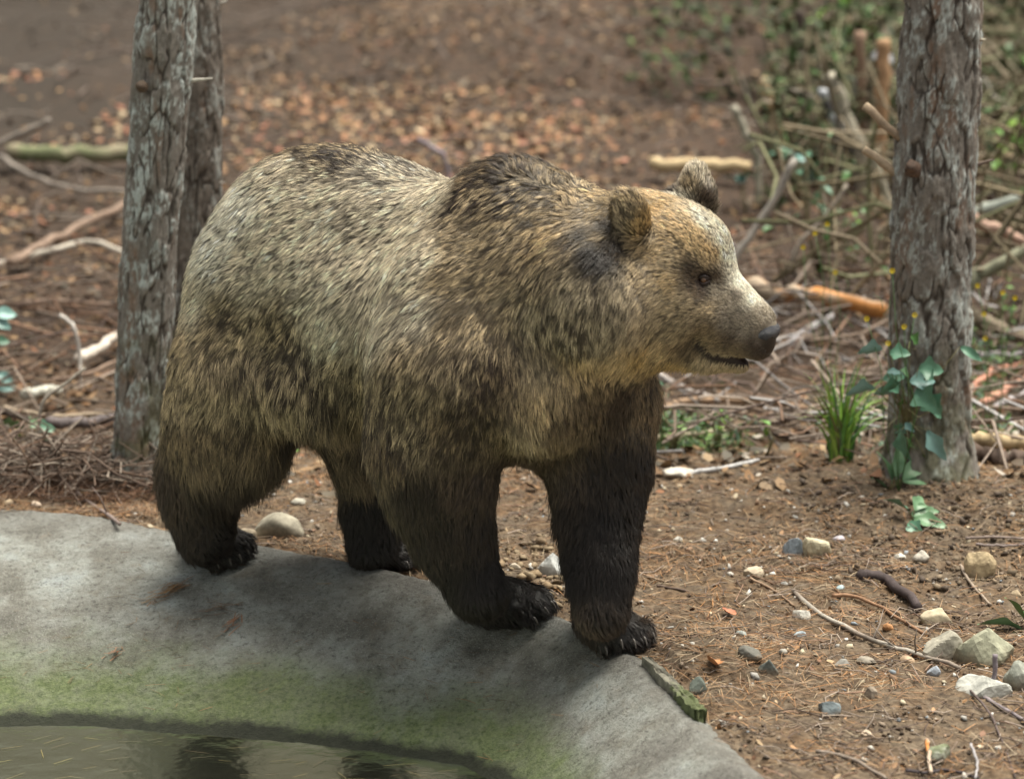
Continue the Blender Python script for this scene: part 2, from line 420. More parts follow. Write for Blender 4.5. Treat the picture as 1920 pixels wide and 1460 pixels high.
# (u, v, tip colour, length, (du, dv) the way the fur lies, lift, mottle)
FURMAP = [
 (600,275,T_,.050,(-1,-.05),.45,.55),(660,262,T_,.050,(-1,-.1),.5,.6),(740,285,S_,.050,(-1,.0),.4,.5),(820,300,S_,.050,(-1,.1),.4,.5),(520,320,S_,.052,(-1,.1),.4,.4),
 (450,390,W_,.055,(-1,.2),.45,.3),(400,470,W_,.055,(-.9,.35),.45,.3),(365,560,S_,.055,(-.8,.5),.42,.3),(340,650,T_,.06,(-.7,.7),.4,.35),(325,740,T_,.06,(-.5,.9),.4,.35),
 (560,400,S_,.055,(-1,.25),.3,.35),(660,380,S_,.055,(-1,.3),.3,.4),(760,400,S_,.055,(-1,.35),.3,.3),(830,360,S_,.055,(-1,.4),.3,.3),
 (480,500,S_,.060,(-1,.4),.3,.35),(600,520,S_,.060,(-1,.45),.3,.35),(720,500,S_,.060,(-1,.5),.3,.25),(800,480,S_,.060,(-1,.5),.3,.3),
 (420,600,T_,.065,(-.9,.7),.3,.5),(520,620,T_,.065,(-.8,.7),.3,.55),(620,620,S_,.065,(-.8,.7),.3,.4),(720,600,S_,.065,(-.8,.7),.3,.35),(800,580,S_,.065,(-.8,.65),.3,.4),
 (380,720,T_,.07,(-.5,1),.3,.4),(470,720,T_,.075,(-.3,1),.3,.5),(560,720,T_,.08,(-.4,1),.3,.6),(650,700,T_,.08,(-.5,1),.3,.5),(640,770,B_,.10,(-.1,1),.3,.5),
 (340,830,B_,.06,(-.2,1),.35,.4),(420,830,B_,.07,(-.1,1),.3,.4),(500,810,B_,.09,(.1,1),.35,.5),(540,810,D_,.09,(.15,1),.35,.4),(620,825,B_,.10,(.1,1),.3,.5),(680,835,B_,.10,(.1,1),.3,.5),
 (330,930,U_,.05,(0,1),.35,.3),(400,930,D_,.06,(.1,1),.3,.3),(440,900,D_,.08,(.2,1),.4,.3),(370,1000,D_,.045,(.1,1),.3,.2),(420,1010,K_,.03,(.8,.6),.3,.2),(450,1015,K_,.025,(.8,.6),.3,.2),(400,1030,K_,.028,(.6,.8),.3,.2),
 (900,310,B_,.065,(-.8,-.1),.6,.5),(960,290,U_,.070,(-.6,-.3),.75,.5),(1010,295,B_,.065,(-.4,-.2),.65,.5),(1060,325,T_,.055,(-.7,.1),.5,.4),(900,360,T_,.06,(-.9,.3),.4,.6),(970,360,T_,.06,(-.6,.6),.45,.7),(1040,370,T_,.055,(-.7,.5),.4,.5),
 (1120,340,G_,.045,(-1,.1),.4,.3),(1180,345,G_,.035,(-1,.0),.4,.25),(1100,400,T_,.05,(-.8,.5),.35,.4),(1130,440,T_,.05,(-.7,.7),.35,.4),
 (880,440,T_,.06,(-.9,.45),.3,.42),(960,440,T_,.06,(-.8,.6),.3,.45),(1030,450,G_,.055,(-.7,.8),.3,.5),(1075,455,T_,.055,(-.6,.8),.3,.5),
 (850,520,T_,.06,(-.9,.5),.3,.42),(940,520,T_,.06,(-.8,.6),.3,.48),(1010,520,T_,.06,(-.5,.9),.3,.5),(1130,435,K_,.05,(-.5,.9),.4,.2),(1115,465,K_,.055,(-.5,.9),.4,.2),(1105,440,K_,.05,(-.5,.9),.4,.2),(1125,490,K_,.05,(-.5,.9),.4,.2),(1150,450,K_,.045,(-.5,.9),.4,.2),(1150,420,D_,.03,(-.5,.9),.4,.2),(1140,475,K_,.045,(-.3,1),.4,.2),(1160,455,D_,.03,(-.2,1),.3,.2),
 (850,600,T_,.065,(-.7,.8),.3,.42),(930,610,T_,.065,(-.6,.9),.3,.45),(1010,590,N_,.065,(-.3,1),.3,.5),(1090,540,N_,.06,(-.4,1),.3,.45),(1080,620,N_,.065,(-.2,1),.3,.5),(1150,600,N_,.06,(-.3,1),.3,.4),(1150,540,N_,.055,(-.4,1),.3,.4),
 (1010,670,T_,.07,(-.05,1),.35,.4),(1090,680,G_,.07,(0,1),.35,.25),(1170,675,G_,.06,(0,1),.35,.2),(1205,660,O_,.055,(-.1,1),.35,.2),
 (780,680,T_,.065,(-.6,.8),.3,.45),(860,690,T_,.065,(-.4,1),.3,.48),(930,700,B_,.065,(-.2,1),.3,.6),(720,740,T_,.07,(-.7,.8),.4,.5),(760,800,T_,.07,(-.5,1),.35,.5),(850,790,B_,.065,(-.3,1),.3,.5),(920,790,B_,.065,(.0,1),.3,.5),(730,840,B_,.08,(-.4,1),.4,.5),
 (780,910,D_,.055,(-.1,1),.3,.4),(860,900,U_,.055,(.0,1),.3,.4),(920,880,U_,.06,(.2,1),.35,.4),(830,1000,D_,.04,(.1,1),.3,.3),(900,1000,D_,.04,(.1,1),.28,.2),(880,1080,K_,.035,(.1,1),.28,.2),(930,1080,K_,.03,(.3,1),.28,.2),(900,1150,K_,.03,(.3,1),.28,.2),(960,1130,K_,.028,(1,.6),.28,.2),(1010,1145,K_,.02,(1,.7),.3,.2),
 (1010,750,G_,.07,(.1,1),.35,.4),(1040,800,B_,.07,(.0,1),.35,.4),(990,800,T_,.08,(0,1),.4,.4),(1090,760,B_,.055,(.1,1),.3,.4),(1160,750,U_,.05,(.3,1),.3,.3),(1210,760,B_,.035,(.3,1),.3,.3),
 (1060,880,U_,.06,(-.05,1),.35,.3),(1130,870,D_,.045,(.1,1),.3,.2),(1200,870,D_,.04,(.15,1),.35,.2),(1060,960,D_,.06,(-.15,1),.35,.2),(1130,980,K_,.04,(0,1),.3,.15),(1190,960,D_,.04,(0,1),.35,.2),(1090,1060,K_,.045,(-.1,1),.35,.15),(1140,1080,K_,.035,(.1,1),.3,.15),(1130,1150,D_,.03,(.3,1),.3,.15),(1110,1180,U_,.025,(.2,1),.3,.15),(1170,1190,K_,.022,(.4,1),.3,.15),
 (1240,355,G_,.022,(-1,-.1),.35,.12),(1280,375,W_,.018,(-.8,-.6),.3,.15),(1230,390,O_,.022,(-.9,-.3),.3,.2),(1320,415,W_,.016,(-.7,-.7),.3,.15),(1270,420,G_,.020,(-.9,-.4),.3,.2),(1350,455,W_,.014,(-.6,-.8),.3,.12),(1370,490,W_,.012,(-.5,-.8),.3,.12),(1310,450,G_,.017,(-.8,-.5),.28,.2),(1340,480,G_,.013,(-.7,-.6),.28,.2),
 (1220,450,T_,.028,(-1,.2),.3,.3),(1200,500,T_,.036,(-.9,.5),.3,.35),(1260,490,T_,.024,(-1,.2),.28,.3),(1240,550,T_,.032,(-.9,.5),.28,.3),(1210,600,T_,.045,(-.6,.9),.3,.3),(1290,560,T_,.022,(-.9,.35),.25,.3),(1270,610,T_,.032,(-.7,.7),.28,.35),
 (1240,650,G_,.05,(-.4,1),.35,.3),(1275,680,O_,.055,(-.2,1),.4,.3),(1300,650,B_,.035,(-.6,.8),.35,.4),(1320,675,T_,.030,(-.5,1),.35,.3),
 (1298,508,U_,.012,(-.9,-.2),.25,.1),(1343,522,U_,.009,(-.8,-.5),.25,.1),(1320,548,U_,.011,(-.9,.2),.25,.1),(1300,535,U_,.012,(-.9,.2),.25,.1),(1345,545,Y_,.010,(-.7,-.2),.25,.2),(1330,580,T_,.014,(-.9,.1),.25,.25),(1385,560,M_,.010,(-.7,-.6),.25,.15),(1365,600,M_,.011,(-1,-.1),.25,.2),(1400,600,M_,.009,(-.9,-.3),.25,.15),(1330,620,B_,.014,(-.9,.4),.28,.3),(1370,640,U_,.010,(-1,.2),.25,.3),(1410,640,U_,.008,(-1,.1),.2,.2),(1395,520,W_,.010,(-.6,-.8),.25,.1),(1425,590,Y_,.008,(-.8,-.6),.2,.1),
 (1360,685,T_,.014,(-.6,.8),.3,.2),(1385,688,T_,.010,(-.5,.9),.3,.2),
 (1180,370,T_,.024,(-.2,-1),.5,.5),(1180,400,T_,.020,(-.1,-1),.45,.5),(1165,425,T_,.022,(-.3,-.4),.4,.4),(1205,420,O_,.020,(-.2,-1),.4,.3),
 (1310,330,S_,.024,(.0,-1),.5,.3),(1285,350,T_,.022,(-.3,-1),.4,.4),(1320,370,U_,.016,(.2,-1),.4,.4),(1270,345,U_,.022,(-.6,-.7),.4,.4),
 (700,940,K_,.04,(0,1),.3,.2),(680,1000,K_,.035,(0,1),.3,.2),(725,1000,K_,.03,(.1,1),.3,.15),(730,1050,K_,.025,(.7,.7),.3,.2),(780,1065,K_,.02,(.8,.6),.3,.2),
]
cpts, cval, cdir = [], [], []
FURMAP += [(1436,652,D_,.005,(-1,.3),.2,.1),(1415,655,U_,.008,(-1,.2),.2,.1),(1405,625,M_,.008,(-1,.1),.2,.1),(1385,655,B_,.010,(-1,.2),.25,.2),(1350,640,B_,.012,(-1,.2),.25,.25),(1362,480,W_,.014,(-.5,-.8),.3,.08),(1388,530,W_,.009,(-.5,-.8),.25,.08),(1408,562,W_,.008,(-.6,-.7),.25,.08),(1225,470,G_,.026,(-1,.2),.3,.25),(1260,530,G_,.024,(-1,.3),.28,.25),(1250,420,G_,.022,(-.9,-.2),.3,.2),(1290,420,G_,.018,(-.8,-.5),.28,.12),(1325,470,G_,.014,(-.8,-.5),.28,.15)]
for u, v, col, ln, dr, lf, mo in FURMAP:
    if v > 840 and u < 1230 and ln > .029: ln *= 1.25; lf *= 1.35
    for du, dv in ((0, 0), (0, 12), (0, -12), (12, 0), (-12, 0), (0, 25), (-25, 0)):
        p, n = shoot(u + du, v + dv)
        if p is not None: break
    if p is None: continue
    d = ray(u + dr[0], v + dr[1]) - ray(u, v); d /= np.linalg.norm(d)
    n = np.array(n); d = d - n * (d @ n); d /= np.linalg.norm(d) + 1e-9
    cpts.append(p); cval.append([*col, ln, lf, mo]); cdir.append(d)
    # the same fur on the side turned away, mirrored about the body's middle plane
    q = np.array(p) - B0; q = q - 2 * (q @ BF[1]) * BF[1] + B0
    if u < 1150:
        dm = d - 2 * (d @ BF[1]) * BF[1]; cpts.append(q); cval.append([*col, ln, lf, mo]); cdir.append(dm)
cpts = np.array(cpts); cval = np.array(cval); cdir = np.array(cdir)
def furvals(p, n):
    V = np.empty((len(p), 6)); Dd = np.empty((len(p), 3))
    for s in range(0, len(p), 20000):
        d2 = ((p[s:s + 20000, None] - cpts[None]) ** 2).sum(2); wgt = 1 / (d2 + .018 ** 2) ** 2.2; wgt /= wgt.sum(1, keepdims=True)
        V[s:s + 20000] = wgt @ cval; Dd[s:s + 20000] = wgt @ cdir
    Dd -= n * (Dd * n).sum(1, keepdims=True); Dd /= np.linalg.norm(Dd, axis=1, keepdims=True) + 1e-9
    return V, Dd
# vertex normals
tri = np.concatenate([BFc[:, [0, 1, 2]], BFc[:, [0, 2, 3]]]); e1 = BV[tri[:, 1]] - BV[tri[:, 0]]; e2 = BV[tri[:, 2]] - BV[tri[:, 0]]; tn = np.cross(e1, e2); ta = np.linalg.norm(tn, axis=1) * .5
VN = np.zeros_like(BV)
for k in range(3):
    for c in range(3): VN[:, c] += np.bincount(tri[:, k], tn[:, c], len(BV))
VN /= np.linalg.norm(VN, axis=1, keepdims=True) + 1e-12
LIPS = np.array([(.136, -.160), (.150, -.176), (.172, -.190), (.215, -.199), (.258, -.204)])
def lipdist(q):
    a = q[:, [0, 2]]; d = np.full(len(a), 9.)
    for p0, p1 in zip(LIPS[:-1], LIPS[1:]):
        t = np.clip(((a - p0) @ (p1 - p0)) / ((p1 - p0) ** 2).sum(), 0, 1); d = np.minimum(d, np.linalg.norm(a - p0 - t[:, None] * (p1 - p0), axis=1))
    return d
vv, _ = furvals(BV, VN)
EYEP = np.array(EYES); NOSE = H(.296, 0, -.132)
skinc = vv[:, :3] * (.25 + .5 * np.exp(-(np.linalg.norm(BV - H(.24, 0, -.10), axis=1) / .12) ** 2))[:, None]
deye = np.linalg.norm(BV[:, None] - EYEP[None], axis=2).min(1); skinc = skinc * sstep(.016, .05, deye)[:, None] + np.array([.035, .022, .018]) * (1 - sstep(.016, .05, deye)[:, None])
q = (BV - H0) @ HA.T
lip = np.minimum(np.linalg.norm((q - [.248, 0, -.196]) * [1, .8, 2.6], axis=1), np.linalg.norm((q - [.19, 0, -.19]) * [1, .55, 1.5], axis=1))
q_ = lip
lipm = np.maximum((1 - sstep(.014, .026, lipdist(q))), np.exp(-(np.linalg.norm(q - [.322, 0, -.165], axis=1) / .022) ** 2) * .9) * (q[:, 0] > .10)
skinc = skinc * (1 - lipm[:, None]) + np.array([.022, .013, .012]) * lipm[:, None]
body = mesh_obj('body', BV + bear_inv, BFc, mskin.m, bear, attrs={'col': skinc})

def bare(p):
    """0 where no fur grows: eyes, nose, lips"""
    m = np.ones(len(p))
    for e in EYES: m *= sstep(.021, .030, np.linalg.norm(p - e, axis=1))
    m *= sstep(.046, .052, np.linalg.norm((p - NOSE), axis=1))
    q = (p - H0) @ HA.T
    return m * sstep(.009, .016, lipdist(q)) * (1 - .9 * np.exp(-(np.linalg.norm(q - [.318, 0, -.155], axis=1) / .022) ** 2))
# clump roots
cen = BV[tri].mean(1); qh = np.linalg.norm(cen - (H0 + .08 * HA[0]), axis=1)
nrm = tn / (2 * ta[:, None] + 1e-12); vdir = cen - CAM; vdir /= np.linalg.norm(vdir, axis=1, keepdims=True)
facing = -(nrm * vdir).sum(1)
muz = np.linalg.norm(cen - H(.24, 0, -.12), axis=1)
dens = (1 + 3.0 * np.exp(-(qh / .24) ** 2) + 7 * np.exp(-(muz / .13) ** 2) * 1.4) * np.where(facing > -.3, 1.0, .4)
for e in EAR: dens *= 1 + 1.5 * np.exp(-(np.linalg.norm(cen - e[0], axis=1) / .08) ** 2)
wt = ta * dens; cs = np.cumsum(wt); NCL = 60000; NPC = 13
ti = np.searchsorted(cs, rng.random(NCL) * cs[-1]); ti = np.clip(ti, 0, len(tri) - 1)
b1 = np.sqrt(rng.random(NCL)); b2 = rng.random(NCL); bw = np.stack([1 - b1, b1 * (1 - b2), b1 * b2], 1)
cpos = (BV[tri[ti]] * bw[:, :, None]).sum(1); cn = (VN[tri[ti]] * bw[:, :, None]).sum(1); cn /= np.linalg.norm(cn, axis=1, keepdims=True)
fv, fd = furvals(cpos, cn)
# low-frequency partings and per-clump turns
fd0 = fd.copy()
warp = np.stack([fbm(cpos * 9, 3, 31 + k) - .5 for k in range(3)], 1) * 1.3 + (rng.random((NCL, 3)) - .5) * .55
fd = fd + warp * .8; fd -= cn * (fd * cn).sum(1, keepdims=True); fd /= np.linalg.norm(fd, axis=1, keepdims=True) + 1e-9
side = np.cross(cn, fd)
L = fv[:, 3] * np.where(fv[:, 5] > .12, np.interp(fv[:, 3], [0, .03, .06, .085, .12], [1.15, .90, .60, .70, 1]), 1) * (.75 + .5 * rng.random(NCL)); under = (cn[:, 2] < -.30) & (cpos[:, 2] > .27) & (cpos[:, 2] < .62) & (rng.random(NCL) < .55); infl = (cpos - B0) @ BF[0]; L = np.where(under & (infl < .62), np.minimum(np.maximum(L, .06) * (1 + .5 * rng.random(NCL)), .095), L)
backl = (cpos[:, 2] < .55) & (cpos[:, 2] > .16) & ((cn @ BF[0]) < -.25) & (rng.random(NCL) < .4); L = np.where(backl, np.minimum(L * 1.35, .060), L); L = np.where((infl > .55) & (cpos[:, 2] < .60), np.minimum(L, .058), L)
lift = fv[:, 4] * (.8 + .5 * rng.random(NCL)) + (fbm(cpos * 14, 2, 50) - .5) * .5; mott = fv[:, 5]
# streaky mottling: noise stretched along the lie of the fur
sv = np.stack([(cpos * side).sum(1), (cpos * fd).sum(1)], 1)
m1 = fbm(cpos * np.array([34, 34, 38]), 2, 71); m2 = fbm(cpos * 7, 2, 81)
cp0 = cpos - np.array([-.1, -.3, .8]); al_ = (cp0 * fd0).sum(1, keepdims=True) * fd0
m1 = fbm((cp0 - .62 * al_) * 58, 2, 71)
darkc = sstep(.49, .585, .60 * m1 + .14 * m2 + .26 * rng.random(NCL) + .30 * (mott - .45)) * np.clip((mott - .2) * 3, 0, 1)
tip = fv[:, :3] * (1 - darkc[:, None]) + np.array([.055, .038, .030]) * darkc[:, None]
vis = np.clip(mott * 2.0 - .12, .06, .85)   # how grizzled
tip *= ((1 - vis) + vis * (.38 + 1.0 * rng.random(NCL)))[:, None] * (.60 + .8 * fbm(cpos * 60, 2, 91))[:, None]
dk_ = (rng.random(NCL) < .16 * vis)[:, None]; tip = np.where(dk_, tip * .18 + [.02, .014, .012], tip)
hb_ = np.exp(-(np.linalg.norm(cpos - (H0 + .06 * HA[0]), axis=1) / .22) ** 2)[:, None]; tip = tip * (1 + .15 * hb_)
tip = np.clip(tip, 0, .95)
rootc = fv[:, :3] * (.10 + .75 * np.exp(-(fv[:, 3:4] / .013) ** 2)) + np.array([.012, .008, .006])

N = NCL * NPC; ci = np.repeat(np.arange(NCL), NPC)
spread = .0074 * np.clip(L / .055, .28, 1.25) / np.sqrt(np.clip(dens[ti] / 1.6, .7, 3)) 
ang = rng.random(N) * 2 * np.pi; rr = np.sqrt(rng.random(N)) * spread[ci]
off = fd[ci] * (np.cos(ang) * rr)[:, None] + side[ci] * (np.sin(ang) * rr)[:, None]
loose = (rng.random(N) < .18).astype(float)
kc = (.92 - 1.0 * loose) * (.7 + .45 * rng.random(N))
Lh = L[ci] * (.7 + .45 * rng.random(N)) * (1 + .25 * loose)
NP_ = 5; s = np.linspace(0, 1, NP_)
lf = np.clip(lift[ci] + loose * .15 * (rng.random(N) - .2), .04, 1.3)
dirT = fd[ci] + side[ci] * ((rng.random(N) - .5) * (.22 + .5 * loose))[:, None]
pts = np.empty((N, NP_, 3), np.float32)
curl = (rng.random((N, 2)) - .5) * .10
# keep short fur rooted on the surface, long fur a few millimetres under it
r0 = cpos[ci] + off - cn[ci] * (np.clip(L[ci] - .012, 0, 1) * .05)[:, None]
bend = np.clip(L[ci] / .09, .1, 1) * .35
for k, t in enumerate(s):
    c = (np.cos(lf) * (t))[:, None] * dirT + (np.sin(lf) * (t - .42 * t * t))[:, None] * cn[ci]
    c[:, 2] -= bend * t * t * .55
    q = r0 + c * Lh[:, None] - off * (kc * t ** .8)[:, None]
    q += side[ci] * (curl[:, :1] * math.sin(2.6 * t * math.pi) * Lh[:, None] * .6)
    pts[:, k] = q
keep = rng.random(N) < bare(r0)
# no fur under the soles
pts = pts[keep]; ci = ci[keep]; Lh = Lh[keep]; loose = loose[keep]; N = len(pts)
rad = (.00036 + .00026 * np.clip(L[ci] / .06, 0, 1.4))[:, None] * np.array([1, .95, .8, .55, .18])[None]
tipc = tip[ci] * (.62 + .76 * rng.random(N))[:, None]
tipc = np.where((loose * rng.random(N) > .6)[:, None], tipc * .45, tipc)
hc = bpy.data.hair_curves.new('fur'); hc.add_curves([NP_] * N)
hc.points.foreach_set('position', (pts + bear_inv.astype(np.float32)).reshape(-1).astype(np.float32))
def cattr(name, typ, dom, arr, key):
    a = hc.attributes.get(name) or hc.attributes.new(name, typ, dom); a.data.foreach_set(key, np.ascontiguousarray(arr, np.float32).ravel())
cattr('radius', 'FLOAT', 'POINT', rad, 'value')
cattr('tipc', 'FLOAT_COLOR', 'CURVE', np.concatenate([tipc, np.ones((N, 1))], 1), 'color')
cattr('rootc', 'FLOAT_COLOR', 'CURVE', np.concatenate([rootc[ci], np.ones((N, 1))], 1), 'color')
mf = NM('bear_fur')
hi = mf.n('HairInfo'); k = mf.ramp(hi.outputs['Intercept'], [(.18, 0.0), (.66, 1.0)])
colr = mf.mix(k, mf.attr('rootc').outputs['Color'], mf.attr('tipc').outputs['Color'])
if HAIRBSDF:
    hb = mf.n('BsdfHairPrincipled'); hb.parametrization = 'COLOR'; hb.model = 'CHIANG'
    mf.l(colr, hb.inputs['Color']); hb.inputs['Roughness'].default_value = .42; hb.inputs['IOR'].default_value = 1.38; hb.inputs['Radial Roughness'].default_value = .55; hb.inputs['Random Roughness'].default_value = .2
    mf.l(hb.outputs[0], mf.out.inputs['Surface'])
else:
    mf.base(colr, .38, .42)
hc.materials.append(mf.m)
fur = bpy.data.objects.new('fur', hc); COL.objects.link(fur); fur.parent = bear
fur['kind'] = 'stuff'
print('hairs', N)

# eyes, nose, claws, inner ears
def uv_ell(c, rad, A=None, nu=20, nv=12):
    c = np.asarray(c, float); A = np.eye(3) if A is None else A; V = []; Fq = []
    for j in range(nv + 1):
        th = math.pi * j / nv
        for i in range(nu):
            ph = 2 * math.pi * i / nu; l = np.array([math.cos(th) * rad[0], math.sin(th) * math.cos(ph) * rad[1], math.sin(th) * math.sin(ph) * rad[2]]); V.append(c + l @ A)
    for j in range(nv):
        for i in range(nu): Fq.append((j * nu + i, (j + 1) * nu + i, (j + 1) * nu + (i + 1) % nu, j * nu + (i + 1) % nu))
    return np.array(V), np.array(Fq)
meye = NM('bear_eye'); meye.base((.020, .010, .007), .05, .35); miris = NM('bear_iris').base((.11, .055, .03), .06, .6).m; mlid = NM('bear_eyelid').base((.030, .019, .017), .45, .4).m
for s_, e in zip((-1, 1), EYES):
    c = H(.1470, s_ * .0765, .020); V, Fq = uv_ell(c, (.0175, .0175, .0160), None, 32, 20); eo = mesh_obj('eye', V + bear_inv, Fq, meye.m, bear)
    od = s_ * HA[1] * .93 + HA[0] * .36; od /= np.linalg.norm(od); V, Fq = uv_ell(c + od * .0105, (.0086, .0086, .0086), None, 20, 12); mesh_obj('iris', V + bear_inv, Fq, miris, eo)
    V, Fq = uv_ell(c + od * .0150, (.0040, .0040, .0040), None, 14, 8); mesh_obj('pupil', V + bear_inv, Fq, meye.m, eo)
    tx = np.cross(od, [0, 0, 1]); tx /= np.linalg.norm(tx); up_ = np.cross(tx, od)
    for lv_, rl in ((1, .0050), (-1, .0042)):
        arc_ = [c + od * (.0135 - .010 * (abs(k) / 5) ** 2) + tx * .0185 * k / 5 + up_ * lv_ * (.0100 - .0105 * (k / 5) ** 2) + bear_inv for k in range(-5, 6)]
        V, Fq = tube(arc_, [rl * (1 - .5 * abs(k / 5) ** 2) for k in range(-5, 6)], 10); mesh_obj('eyelid', V, Fq, mlid, bear)
mnose = NM('bear_nose'); mnose.base((.026, .028, .040), .27, .9); mnose.bump(mnose.noise(260, detail=3), .8, .003)
# nose pad: a rounded block with two nostrils pressed in
NA = axes_yp(HY, R(12)); V, Fq = uv_ell([0, 0, 0], (1, 1, 1), None, 48, 32)
sq = lambda a, e: np.sign(a) * np.abs(a) ** e
V = np.stack([sq(V[:, 0], .85) * .031, sq(V[:, 1], .8) * .0370, sq(V[:, 2], .8) * .0310], 1)
V[:, 1] *= 1 - .28 * np.clip(-V[:, 2] / .026, 0, 1)
V[:, 0] += .006 * np.clip(V[:, 2] / .026, -.6, 1)
for s_ in (-1, 1):
    d = V - np.array([.022, s_ * .017, -.003]); r = np.sqrt((d[:, 0] / .014) ** 2 + (d[:, 1] / .0085) ** 2 + (d[:, 2] / .007) ** 2); V[:, 0] -= .013 * np.exp(-r ** 2 * 1.1)
    d = V - np.array([.010, s_ * .030, -.008]); r = np.sqrt((d[:, 0] / .014) ** 2 + (d[:, 1] / .010) ** 2 + (d[:, 2] / .004) ** 2); V[:, 1] -= s_ * .008 * np.exp(-r ** 2)
V[:, 0] -= .004 * np.exp(-(V[:, 1] / .003) ** 2) * (V[:, 2] < .01) * (V[:, 0] > 0)
mesh_obj('nose', V * 1.26 @ NA + H(.288, 0, -.130) + bear_inv, Fq, mnose.m, bear)
mclaw = NM('bear_claw'); mclaw.base(mclaw.ramp(mclaw.noise(60), [(.3, (.03, .024, .02)), (.7, (.13, .11, .095))]), .35, .5)
for p, t, r in CLAWS:
    V = []; n = 8; m = 9
    side_ = np.cross(t, [0, 0, 1]); side_ /= np.linalg.norm(side_)
    for j in range(m):
        f = j / (m - 1); c = p + t * (r * .70 * math.sin(f * 1.25)) + np.array([0, 0, 1]) * (r * .35 - r * 1.2 * (1 - math.cos(f * 1.25)))
        w = r * .26 * (1 - f) ** .6 + .0004
        for i in range(n):
            a = 2 * math.pi * i / n; V.append(c + side_ * math.cos(a) * w * .7 + np.array([0, 0, 1]) * math.sin(a) * w)
    Fq = np.array([(j * n + i, j * n + (i + 1) % n, (j + 1) * n + (i + 1) % n, (j + 1) * n + i) for j in range(m - 1) for i in range(n)])
    mesh_obj('claw', np.array(V) + bear_inv, Fq, mclaw.m, bear)
# ================================================================ ground, pond, water
def grid_axis(lo, a, b, hi, st, gr=1.06):
    m = list(np.arange(a, b, st)); r = []; x = b; s = st
    while x < hi: r.append(x); s *= gr; x += s
    l = []; x = a; s = st
    while x > lo: s *= gr; x -= s; l.append(x)
    return np.array(l[::-1] + m + r + [hi])
def hgrid(xs, ys, f):
    X, Y = np.meshgrid(xs, ys, indexing='ij'); s = crest_sd(X, Y); Z = f(X, Y, s); a, b = X.shape; ii = np.arange(a * b).reshape(a, b)
    V = np.stack([X.ravel(), Y.ravel(), Z.ravel()], 1); Q = np.stack([ii[:-1, :-1].ravel(), ii[1:, :-1].ravel(), ii[1:, 1:].ravel(), ii[:-1, 1:].ravel()], 1)
    return V, Q, s.ravel()
V, Q, s_ = hgrid(grid_axis(-45, -2.1, 2.1, 45, .013, 1.045), grid_axis(-14, -2.2, 2.3, 110, .013, 1.035), ground_z)
fine = sstep(5, 1.5, np.hypot(V[:, 0], V[:, 1]))
V[:, 2] += fine * ((fbm(V * 60, 3, 61) - .5) * .012 + (fbm(V * 22, 2, 62) - .5) * .018 * (s_ < -.12))
keepf = s_[Q].max(1) < .5
mg = NM('forest_soil'); ps = mg.pos()
nA = mg.noise(2.2, ps, 6, .6); nB = mg.noise(38, ps, 6, .7); nC = mg.noise(9, ps, 5, .65)
soil = mg.ramp(nB, [(.27, (.026, .019, .014)), (.45, (.082, .060, .041)), (.62, (.155, .118, .082)), (.8, (.27, .22, .16))])
soil = mg.mix(mg.ramp(nC, [(.42, 0.0), (.66, 1.0)]), soil, mg.mix(1, soil, (1.0, .82, .64), 'MULTIPLY'))
far = mg.ramp(mg.noise(16, ps, 6, .75), [(.3, (.022, .017, .013)), (.5, (.045, .029, .020)), (.68, (.098, .058, .037)), (.85, (.21, .15, .105))])
sep = mg.n('SeparateXYZ'); mg.l(ps, sep.inputs[0])
fy = mg.n('MapRange', i_1=1.2, i_2=3.2); mg.l(sep.outputs[1], fy.inputs[0])
soil = mg.mix(fy.outputs[0], soil, far)
# darker soil colour up the slope on the left
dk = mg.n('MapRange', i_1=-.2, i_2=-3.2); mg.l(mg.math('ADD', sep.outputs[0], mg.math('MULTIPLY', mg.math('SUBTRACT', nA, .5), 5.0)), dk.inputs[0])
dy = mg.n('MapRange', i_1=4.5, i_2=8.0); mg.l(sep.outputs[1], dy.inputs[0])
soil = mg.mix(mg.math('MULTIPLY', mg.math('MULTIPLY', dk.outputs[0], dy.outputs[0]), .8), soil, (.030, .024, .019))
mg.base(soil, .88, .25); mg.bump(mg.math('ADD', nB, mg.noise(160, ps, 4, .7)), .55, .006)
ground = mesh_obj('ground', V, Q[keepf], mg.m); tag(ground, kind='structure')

V, Q, s_ = hgrid(grid_axis(-5.6, -1.9, 1.1, 1.6, .0125, 1.05), grid_axis(-5.4, -2.1, 1.1, 1.5, .0125, 1.05), lambda x, y, s: basin_z(x, y, s))
V[:, 2] += (fbm(V * 70, 3, 66) - .5) * .006 + (fbm(V * 16, 3, 67) - .5) * .014
mc = NM('pond_concrete'); ps = mc.pos(); n1 = mc.noise(4.5, ps, 6, .62); n2 = mc.noise(60, ps, 6, .75); n3 = mc.noise(170, ps, 3, .7); n4 = mc.noise(1.7, ps, 5, .6)
con = mc.ramp(n1, [(.28, (.11, .105, .09)), (.44, (.215, .21, .185)), (.58, (.325, .335, .31)), (.72, (.42, .455, .455))])
con = mc.mix(mc.ramp(n2, [(.36, .65), (.46, .0)]), con, (.10, .095, .085))
con = mc.mix(mc.ramp(n3, [(.56, 0.0), (.70, .6)]), con, (.52, .52, .49))
con = mc.mix(1, con, mc.ramp(mc.noise(30, ps, 5, .8), [(.33, .78), (.50, 1.0), (.66, 1.15)]), 'MULTIPLY')
con = mc.mix(mc.ramp(mc.noise(9, mc.scaled(ps, (1.0, 1.0, 5.0)), 5, .75, 1.5), [(.60, 0.0), (.68, .5)]), con, (.085, .075, .06))
con = mc.mix(mc.ramp(mc.noise(11, ps, 5, .7), [(.56, 0.0), (.72, .5)]), con, (.20, .165, .12))
sep = mc.n('SeparateXYZ'); mc.l(ps, sep.inputs[0])
